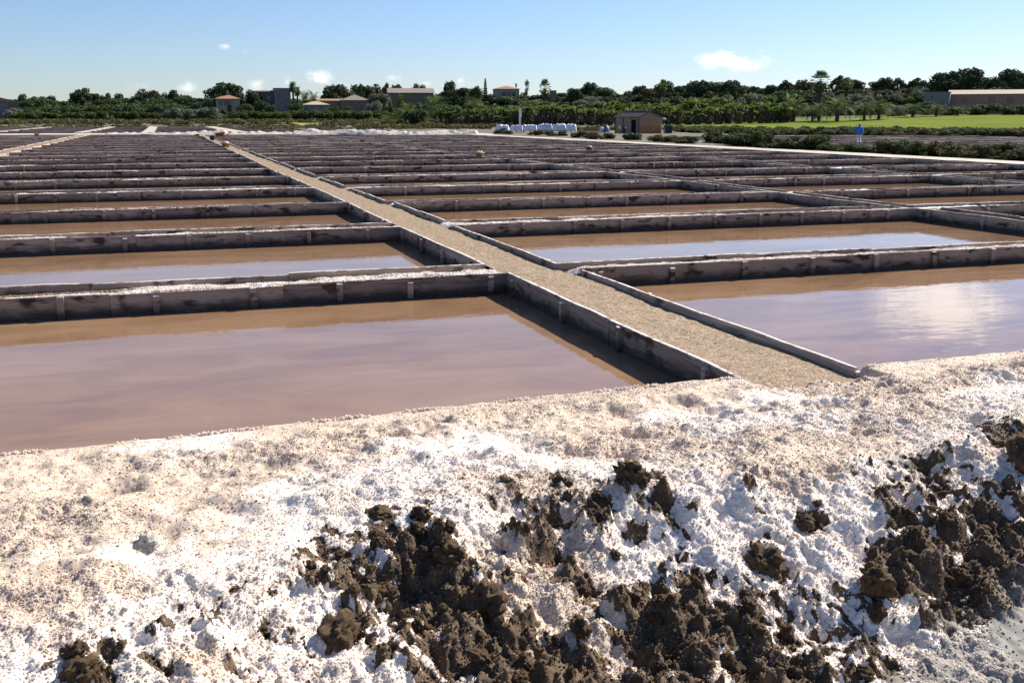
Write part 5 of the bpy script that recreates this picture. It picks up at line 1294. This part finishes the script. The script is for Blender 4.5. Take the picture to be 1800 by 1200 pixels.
SKY = [('dark_pine', 40, 165, 20, 345, 'dark round pine just right of the far left house'), ('dark_pine', 56, 167, 18, 348, 'second dark round pine right of the far left house'),
 ('dark_pine', 90, 168, 18, 350, 'small dark round tree left of the umbrella pine'), ('leafy_tree', 118, 171, 32, 340, 'broad green tree left below the umbrella pine'),
 ('umbrella_pine', 147, 147, 50, 345, 'tall umbrella pine with open trunk on the left skyline'), ('umbrella_pine', 186, 157, 36, 350, 'brownish umbrella pine right of the tallest left one'),
 ('brown_pine', 207, 164, 22, 352, 'small brown pine behind the left hedge'), ('bushy_palm', 232, 167, 24, 345, 'small palm between two brown pines at left'),
 ('brown_pine', 262, 156, 48, 348, 'wide brown crowned pine left of the cream house'), ('dark_pine', 300, 155, 32, 346, 'dark green pine right of the wide brown one'),
 ('leafy_tree', 280, 164, 50, 338, 'large green tree in front of the wide brown pine'), ('broadleaf_tree', 325, 167, 44, 340, 'green spreading tree left of the round grey olive'),
 ('dark_pine', 380, 150, 50, 342, 'left crown of the big dark pine behind the cream house'), ('dark_pine', 405, 141, 58, 345, 'big dark pine towering behind the cream house'),
 ('olive_tree', 365, 169, 26, 324, 'round grey olive tree beside the cream house'), ('dark_pine', 443, 157, 28, 350, 'dark green tree between cream house and grey block'),
 ('tall_palm', 514, 139, 40, 345, 'tallest slender palm beside the grey tower block'), ('tall_palm', 522, 148, 34, 348, 'shorter slender palm right of the tallest palm'), ('date_palm', 534, 142, 36, 346, 'dark bushy palm left in the palm cluster'), ('date_palm', 549, 145, 36, 347, 'dark bushy palm right in the palm cluster'),
 ('dark_pine', 580, 149, 36, 360, 'dark pine right of the palm cluster'), ('brown_pine', 602, 148, 36, 362, 'brown green pine above the low roofs'), ('dark_pine', 630, 148, 36, 372, 'dark pine above the pyramid roof'), ('brown_pine', 652, 147, 40, 375, 'brown pine left of the barn'),
 ('umbrella_pine', 678, 139, 24, 400, 'small umbrella pine sticking up left of the barn roof'), ('dark_pine', 698, 145, 26, 405, 'flat topped pine behind the left barn roof'), ('brown_pine', 735, 146, 32, 410, 'brown pine behind the right barn roof'),
 ('olive_tree', 665, 164, 44, 335, 'silvery grey tree in front of the barn'), ('bright_tree', 705, 162, 20, 330, 'yellow green tree before the barn wall'),
 ('date_palm', 720, 170, 56, 300, 'date palm in front of the barn wall'), ('date_palm', 766, 154, 62, 318, 'tall date palm right of the barn'), ('date_palm', 835, 160, 60, 312, 'date palm with pale fronds left of the hilltop house'),
 ('dark_pine', 790, 142, 30, 385, 'dark round topped tree right of the barn'), ('dark_pine', 802, 152, 54, 380, 'broad dark tree right of the barn'), ('broadleaf_tree', 835, 150, 26, 400, 'green tree left of the araucaria'),
 ('araucaria', 853, 136, 12, 430, 'thin tiered araucaria on the skyline'), ('sparse_tree', 926, 143, 22, 420, 'thin pale leaved tree right of the hilltop house'), ('thick_fan_palm', 958, 139, 46, 345, 'dark fan palm right of the hilltop house'),
 ('dark_pine', 1035, 145, 36, 440, 'round dark pine on the hill left of the notch'), ('dark_pine', 1060, 152, 40, 450, 'dark pine sloping down the hill to the notch'), ('dark_pine', 1010, 155, 36, 430, 'low dark pine left of the round hill pine'),
 ('dark_pine', 1125, 148, 30, 445, 'dark pine on the right side of the notch'), ('brown_pine', 1142, 155, 36, 425, 'brown pine right of the notch'), ('dark_pine', 1168, 142, 40, 420, 'dense dark tree behind the pale fan palm'), ('fan_palm', 1166, 138, 46, 400, 'pale fan palm in front of the dense dark tree'),
 ('dark_pine', 1196, 150, 28, 440, 'small dark pine left of the long pine row'), ('dark_pine', 1230, 141, 48, 435, 'first dark pine of the long row'), ('dark_pine', 1258, 142, 44, 436, 'second dark pine of the long row'), ('dark_pine', 1290, 141, 50, 434, 'third dark pine of the long row'), ('umbrella_pine', 1325, 147, 36, 450, 'umbrella pine at the right end of the long row'), ('dark_pine', 1358, 149, 30, 455, 'low dark pine right of the long row'),
 ('umbrella_pine', 1383, 136, 34, 450, 'umbrella pine left of the thick fan palm'), ('brown_pine', 1410, 139, 44, 445, 'brown green pine left of the thick fan palm'), ('thick_fan_palm', 1443, 124, 72, 330, 'tallest thick trunked fan palm on the right skyline'), ('umbrella_pine', 1477, 127, 34, 450, 'umbrella pine between the two fan palms'), ('fan_palm', 1490, 134, 72, 330, 'second fan palm right of the thick one'),
 ('dark_pine', 1508, 140, 30, 460, 'small pine right of the second fan palm'), ('brown_pine', 1545, 143, 40, 455, 'brown pine in the middle of the right skyline'), ('dark_pine', 1560, 136, 34, 450, 'dark pine in the middle of the right skyline'), ('umbrella_pine', 1580, 131, 28, 455, 'small umbrella pine above the white cube house'), ('umbrella_pine', 1614, 132, 36, 450, 'umbrella pine left of the big dark pines'),
 ('dark_pine', 1660, 122, 52, 420, 'big dark pine behind the white cube house'), ('dark_pine', 1705, 119, 54, 425, 'big dark pine left behind the pink farmhouse'), ('dark_pine', 1740, 134, 50, 440, 'lower pine behind the pink farmhouse'), ('dark_pine', 1788, 121, 62, 410, 'big dark pine behind the pink farmhouse at the right edge')]
for i, (k, px, yt, w, D, lab) in enumerate(SKY):
    tree_at(k, px, yt, w, D, lab, 'palm' if 'palm' in k else 'tree', 'trees on the skyline', var=i)
for (px, yt, w, D, k, lab) in [(456, 172, 30, 330, 'leafy_pine', 'dark tree in front of the dark wing'), (476, 176, 26, 328, 'leafy_tree', 'green tree before the foot of the tower block'), (522, 176, 26, 328, 'leafy_tree', 'green tree right of the tower block foot'), (584, 180, 24, 322, 'leafy_tree', 'green tree before the long brown roof'), (655, 170, 34, 326, 'grey_bush', 'grey green tree right of the pyramid roof'), (685, 168, 30, 345, 'leafy_pine', 'dark tree at the left barn corner'), (740, 172, 36, 345, 'leafy_tree', 'green tree before the right barn wall'), (430, 178, 26, 318, 'leafy_tree', 'green tree right beside the cream house'), (385, 184, 24, 314, 'leafy_tree', 'dark bush at the foot of the cream house'), (612, 182, 22, 322, 'leafy_tree', 'small tree before the pyramid roofed house'), (868, 158, 22, 440, 'leafy_pine', 'dark tree left of the hilltop house'), (915, 158, 24, 440, 'leafy_pine', 'dark tree right of the hilltop house'), (890, 166, 44, 436, 'leafy_tree', 'green shrubbery below the hilltop house'), (1630, 174, 30, 300, 'leafy_tree', 'bush before the white cube house'), (20, 184, 30, 312, 'grey_bush', 'pale bush before the far left house')]:
    tree_at(k, px, yt, w, D, lab, 'tree')
# date palms standing at the edge of the green field
for (px, yt, w, D, lab) in [(1398, 158, 84, 262, 'large drooping date palm at the left end of the field palms'), (1475, 156, 92, 255, 'largest date palm on the green field edge'), (1442, 168, 70, 262, 'date palm behind the two largest field palms'), (1522, 170, 66, 258, 'date palm above the person in blue'), (1548, 164, 76, 262, 'pale tipped date palm right of the person'), (1607, 174, 70, 275, 'date palm left of the white cube house'), (1648, 176, 62, 280, 'date palm below the white cube house'), (1685, 182, 50, 290, 'low date palm left of the pink farmhouse'), (1430, 178, 60, 258, 'low date palm among the field palms')]:
    tree_at('date_palm', px, yt, w * .78, D, lab, 'palm', 'date palms at the field edge', name='date_palm')
for (px, yt, w, D, k, lab) in [(1735, 178, 46, 300, 'leafy_tree', 'leafy bush before the pink farmhouse wall'), (1770, 184, 40, 298, 'leafy_tree', 'leafy bush at the right end of the farmhouse'), (1715, 184, 30, 296, 'leafy_tree', 'small bush below the farmhouse terrace'), (1575, 178, 40, 290, 'grey_bush', 'bluish grey bush right of the field palms'), (1672, 186, 36, 292, 'green_bush', 'low green bush left of the farmhouse'), (1800, 180, 40, 300, 'leafy_tree', 'leafy bush at the right picture edge'), (1690, 150, 40, 350, 'date_palm', 'pale palm behind the left end of the farmhouse')]:
    tree_at(k, px, yt, w, D, lab, 'tree' if k != 'date_palm' else 'palm')
tree_at('bushy_palm', 680, 186, 44, 262, 'dark low palm bush standing on the bright grass strip', 'palm')
tree_at('date_palm', 712, 180, 60, 268, 'date palm left of the banana row', 'palm'); tree_at('leafy_tree', 735, 185, 50, 265, 'dense dark bush left of the banana row', 'bush'); tree_at('date_palm', 775, 172, 56, 272, 'date palm among bushes left of the banana row', 'palm'); tree_at('leafy_tree', 790, 178, 56, 268, 'broad green bush under the date palm', 'bush')
# banana rows
for row, (D, y0, y1, st) in enumerate(((258, 178, 186, 17), (272, 170, 178, 19), (290, 163, 172, 24))):
    px = 790 + row * 30
    while px < (1385 if row < 2 else 1400):
        yt = rnd.uniform(y0 - 4, y1 + 5) - 8 * max(0, (px - 1000) / 400) * (px > 1000) + (8 if px < 900 else 0)
        tree_at('banana_plant', px, yt, rnd.uniform(30, 42), D + rnd.uniform(-3, 3), lab_rel(['front row banana plant', 'second row banana plant', 'back row banana plant'][row], px), 'banana plant', 'banana plants row %d' % row)
        px += st * rnd.uniform(.75, 1.25)
# mixed belts that fill the rise
SKX = [0, 60, 120, 180, 240, 300, 350, 400, 440, 500, 560, 620, 680, 760, 800, 850, 920, 960, 1030, 1090, 1130, 1170, 1230, 1300, 1340, 1380, 1430, 1500, 1560, 1620, 1700, 1800]
SKYY = [182, 174, 174, 172, 168, 166, 172, 164, 168, 176, 172, 160, 156, 160, 158, 163, 170, 168, 160, 164, 160, 154, 150, 151, 157, 150, 152, 148, 150, 148, 140, 140]
def belt(D, x0, x1, step, dmin, dmax, kinds, wmin, wmax, label, group, avoid=()):
    px = x0
    while px < x1:
        if not any(a < px < b for a, b in avoid):
            yt = np.interp(px, SKX, SKYY) + rnd.uniform(dmin, dmax); d = D + rnd.uniform(-6, 6); x, y, zt = at_dist(px, yt, d)
            if zt - gh(x, y) > 2.2: tree_at(rnd.choice(kinds), px, yt, rnd.uniform(wmin, wmax), d, lab_rel(label, px), 'tree', group)
        px += step * rnd.uniform(.7, 1.3)
belt(480, -20, 1830, 13, -8, 3, ['leafy_pine', 'dark_pine', 'leafy_pine', 'leafy_brown'], 30, 48, 'ridge wood tree on the skyline', 'ridge wood')
belt(435, 545, 1830, 15, -1, 10, ['leafy_pine', 'leafy_tree', 'leafy_brown', 'grey_bush', 'leafy_pine'], 34, 52, 'upper slope tree below the ridge wood', 'upper slope trees', ((865, 918), (962, 982)))
belt(398, 770, 1830, 15, 8, 20, ['leafy_tree', 'leafy_tree', 'leafy_pine', 'grey_bush'], 34, 52, 'middle slope tree behind the bananas', 'middle slope trees', ((865, 918), (1670, 1830)))
belt(360, 780, 1680, 17, 24, 38, ['leafy_tree', 'leafy_tree', 'grey_bush', 'leafy_pine'], 34, 52, 'lower slope tree behind the bananas', 'lower slope trees', ((1620, 1668),))
belt(345, 24, 376, 10, -6, 4, ['leafy_tree', 'broadleaf_tree', 'leafy_tree'], 32, 46, 'green tree at the back of the left belt', 'left tree belt')
belt(325, 28, 378, 10, 2, 13, ['leafy_tree', 'leafy_tree', 'green_bush'], 32, 46, 'leafy tree in front of the left belt', 'left tree belt front', ((252, 268),))
belt(356, 424, 770, 10, -4, 14, ['leafy_tree', 'broadleaf_tree', 'olive_tree'], 26, 40, 'tree between the houses', 'trees between the houses', ((445, 512), (532, 650), (684, 762)))
for px in range(30, 385, 15):
    if not 250 < px < 262: tree_at(rnd.choice(['green_bush', 'green_bush', 'grey_bush'] if px > 250 else ['green_bush', 'leafy_tree']), px + rnd.uniform(-4, 4), rnd.uniform(189, 196), rnd.uniform(28, 40), 306 + rnd.uniform(-4, 4), lab_rel('low bush below the left tree belt', px), 'bush', 'bushes at the left tree belt')
for px in range(420, 700, 13):
    tree_at(rnd.choice(['green_bush', 'leafy_tree', 'green_bush']), px + rnd.uniform(-4, 4), rnd.uniform(187, 193), rnd.uniform(28, 42), 306 + rnd.uniform(-4, 4), lab_rel('dark bush in the hedge below the houses', px), 'bush', 'hedge below the houses')
for i, px in enumerate((318, 336, 352, 300, 372)):
    tree_at('grey_bush', px, 183 + 3 * (i % 2), 34, 303, lab_rel('tall grey bush in the hedge', px), 'bush', 'grey bushes left of the cream house')

# ------------------------------------------------------------------ fields and scrub
def patch(name, pts, mat, label, z=.05, n=26):
    """quad patch draped on the terrain: corners (px, py at flat ground) given as azimuth pixel and distance"""
    (p0, d0), (p1, d1), (p2, d2), (p3, d3) = pts; U, V = np.meshgrid(np.linspace(0, 1, n), np.linspace(0, 1, n), indexing='ij')
    PX = (p0 * (1 - U) + p1 * U) * (1 - V) + (p3 * (1 - U) + p2 * U) * V; DD = (d0 * (1 - U) + d1 * U) * (1 - V) + (d3 * (1 - U) + d2 * U) * V
    az = np.arctan2(_fw[0] + _rt[0] * (PX - 900) / F_PX + _up[0] * (392 / F_PX), _fw[1] + _rt[1] * (PX - 900) / F_PX + _up[1] * (392 / F_PX))
    X = DD * np.sin(az); Y = DD * np.cos(az); tag(link(name, grid_mesh(name, X, Y, terrain(X, Y) + z, mat)), label, kind='structure')
patch('grass_field', ((1150, 190), (2050, 170), (2050, 325), (1150, 268)), M['field'], 'bright green crop field below the palms at right', .12)
patch('grass_field', ((380, 286), (720, 250), (720, 300), (380, 302)), M['yfield'], 'yellow green grass strip below the house hedge', .2)
patch('grass_field', ((960, 190), (1120, 180), (1120, 240), (960, 240)), M['field'], 'bright grass strip behind the pallets and hut', .08)
def scrub_mass(name, pts, label, mat, hmin, hmax, seed, nq=70):
    g = np.random.default_rng(seed); cl = []
    for (px, D) in pts:
        d = ray(px, 208); L = math.hypot(d[0], d[1]); x, y = d[0] / L * D, d[1] / L * D; h = g.uniform(hmin, hmax); w = h * g.uniform(.9, 1.8)
        cl.append((x, y, gh(x, y) + h * .35, w, w, h * .62))
    me = leaf_cloud(name, cl, nq * len(cl), .17 * (hmin + hmax) / 2 + .03, mat, seed, .7, 1.8, .4, .75); tag(link(name, me), label, kind='stuff'); return me
scrub_mass('marsh_scrub', [(rnd.uniform(-60, 900), rnd.uniform(258, 300)) for _ in range(760)], 'low brown green marsh scrub in a strip behind the far pans', M['scrub'], .5, 1.1, 3)
scrub_mass('marsh_scrub', [(rnd.uniform(430, 900), rnd.uniform(195, 250)) for _ in range(200)], 'olive brown scrub between the salt ridge and the grass strip', M['scrub'], .35, .9, 4)
scrub_mass('marsh_scrub', [(rnd.uniform(1170, 1900), rnd.uniform(160, 196)) for _ in range(300)], 'green scrub between the low right pans and the field', M['greenscrub'], .35, .85, 5, 130)
scrub_mass('marsh_scrub', [(rnd.uniform(920, 1150), rnd.uniform(168, 190)) for _ in range(70)], 'yellow green weeds behind the pallets', M['greenscrub'], .3, .8, 6)
# shrubs lining the right track: (picture x, base y, top y, width)
SH = [(885, 236, 222, 40, 'green_shrub', 'green shrub in front of the leftmost salt pallet'), (945, 238, 225, 40, 'marsh_shrub', 'olive shrub right of the white post'), (968, 239, 227, 34, 'marsh_shrub', 'brownish shrub in front of the middle pallets'), (990, 239, 230, 22, 'marsh_shrub', 'small shrub in front of the right pallets'),
      (1022, 242, 226, 44, 'marsh_shrub', 'reddish brown shrub before the standing pallets'), (1046, 245, 228, 44, 'marsh_shrub', 'brown shrub left of the blue bags'), (1068, 244, 231, 30, 'green_shrub', 'low green shrub below the blue bags'), (1112, 246, 227, 36, 'green_shrub', 'grey green shrub before the hut door'), (1160, 249, 236, 44, 'marsh_shrub', 'low olive shrub right of the hut front'), (1186, 250, 236, 50, 'marsh_shrub', 'brown olive shrub below the dark tank'), (1208, 252, 232, 44, 'marsh_shrub', 'dark brown shrub at the left of the gap')]
for (px, yb, yt, w, k, lab) in SH:
    X_, Y_ = on_plane(px, yb, -.05); D = math.hypot(X_, Y_); tree_at(k, px, yt, w, D, lab, 'shrub', 'shrubs along the right track')
px = 1262
while px < 1830:
    if not (1590 < px < 1600):
        yb = 251 + (px - 1200) * .052 + rnd.uniform(-2, 3); X_, Y_ = on_plane(px, yb, -.2); D = math.hypot(X_, Y_)
        tall = rnd.uniform(26, 42); gap = 1 if 1360 < px < 1370 else 0
        tree_at(rnd.choice(['marsh_shrub', 'marsh_shrub', 'green_shrub']), px, yb - tall + (8 if 1480 < px < 1540 else 0), rnd.uniform(44, 76), D, lab_rel('marsh shrub beside the pale track', px), 'shrub', 'marsh shrub row right of the track')
    px += rnd.uniform(14, 26)
px = 1200
while px < 1830:
    D = rnd.uniform(146, 158); yb = 208 + 2.35 / D * 1805
    tree_at(rnd.choice(['green_shrub', 'green_shrub', 'marsh_shrub']), px, yb - rnd.uniform(11, 18) - (3 if px > 1600 else 0), rnd.uniform(34, 56), D, lab_rel('green shrub along the crop field', px), 'shrub', 'green shrub row along the field'); px += rnd.uniform(11, 19)
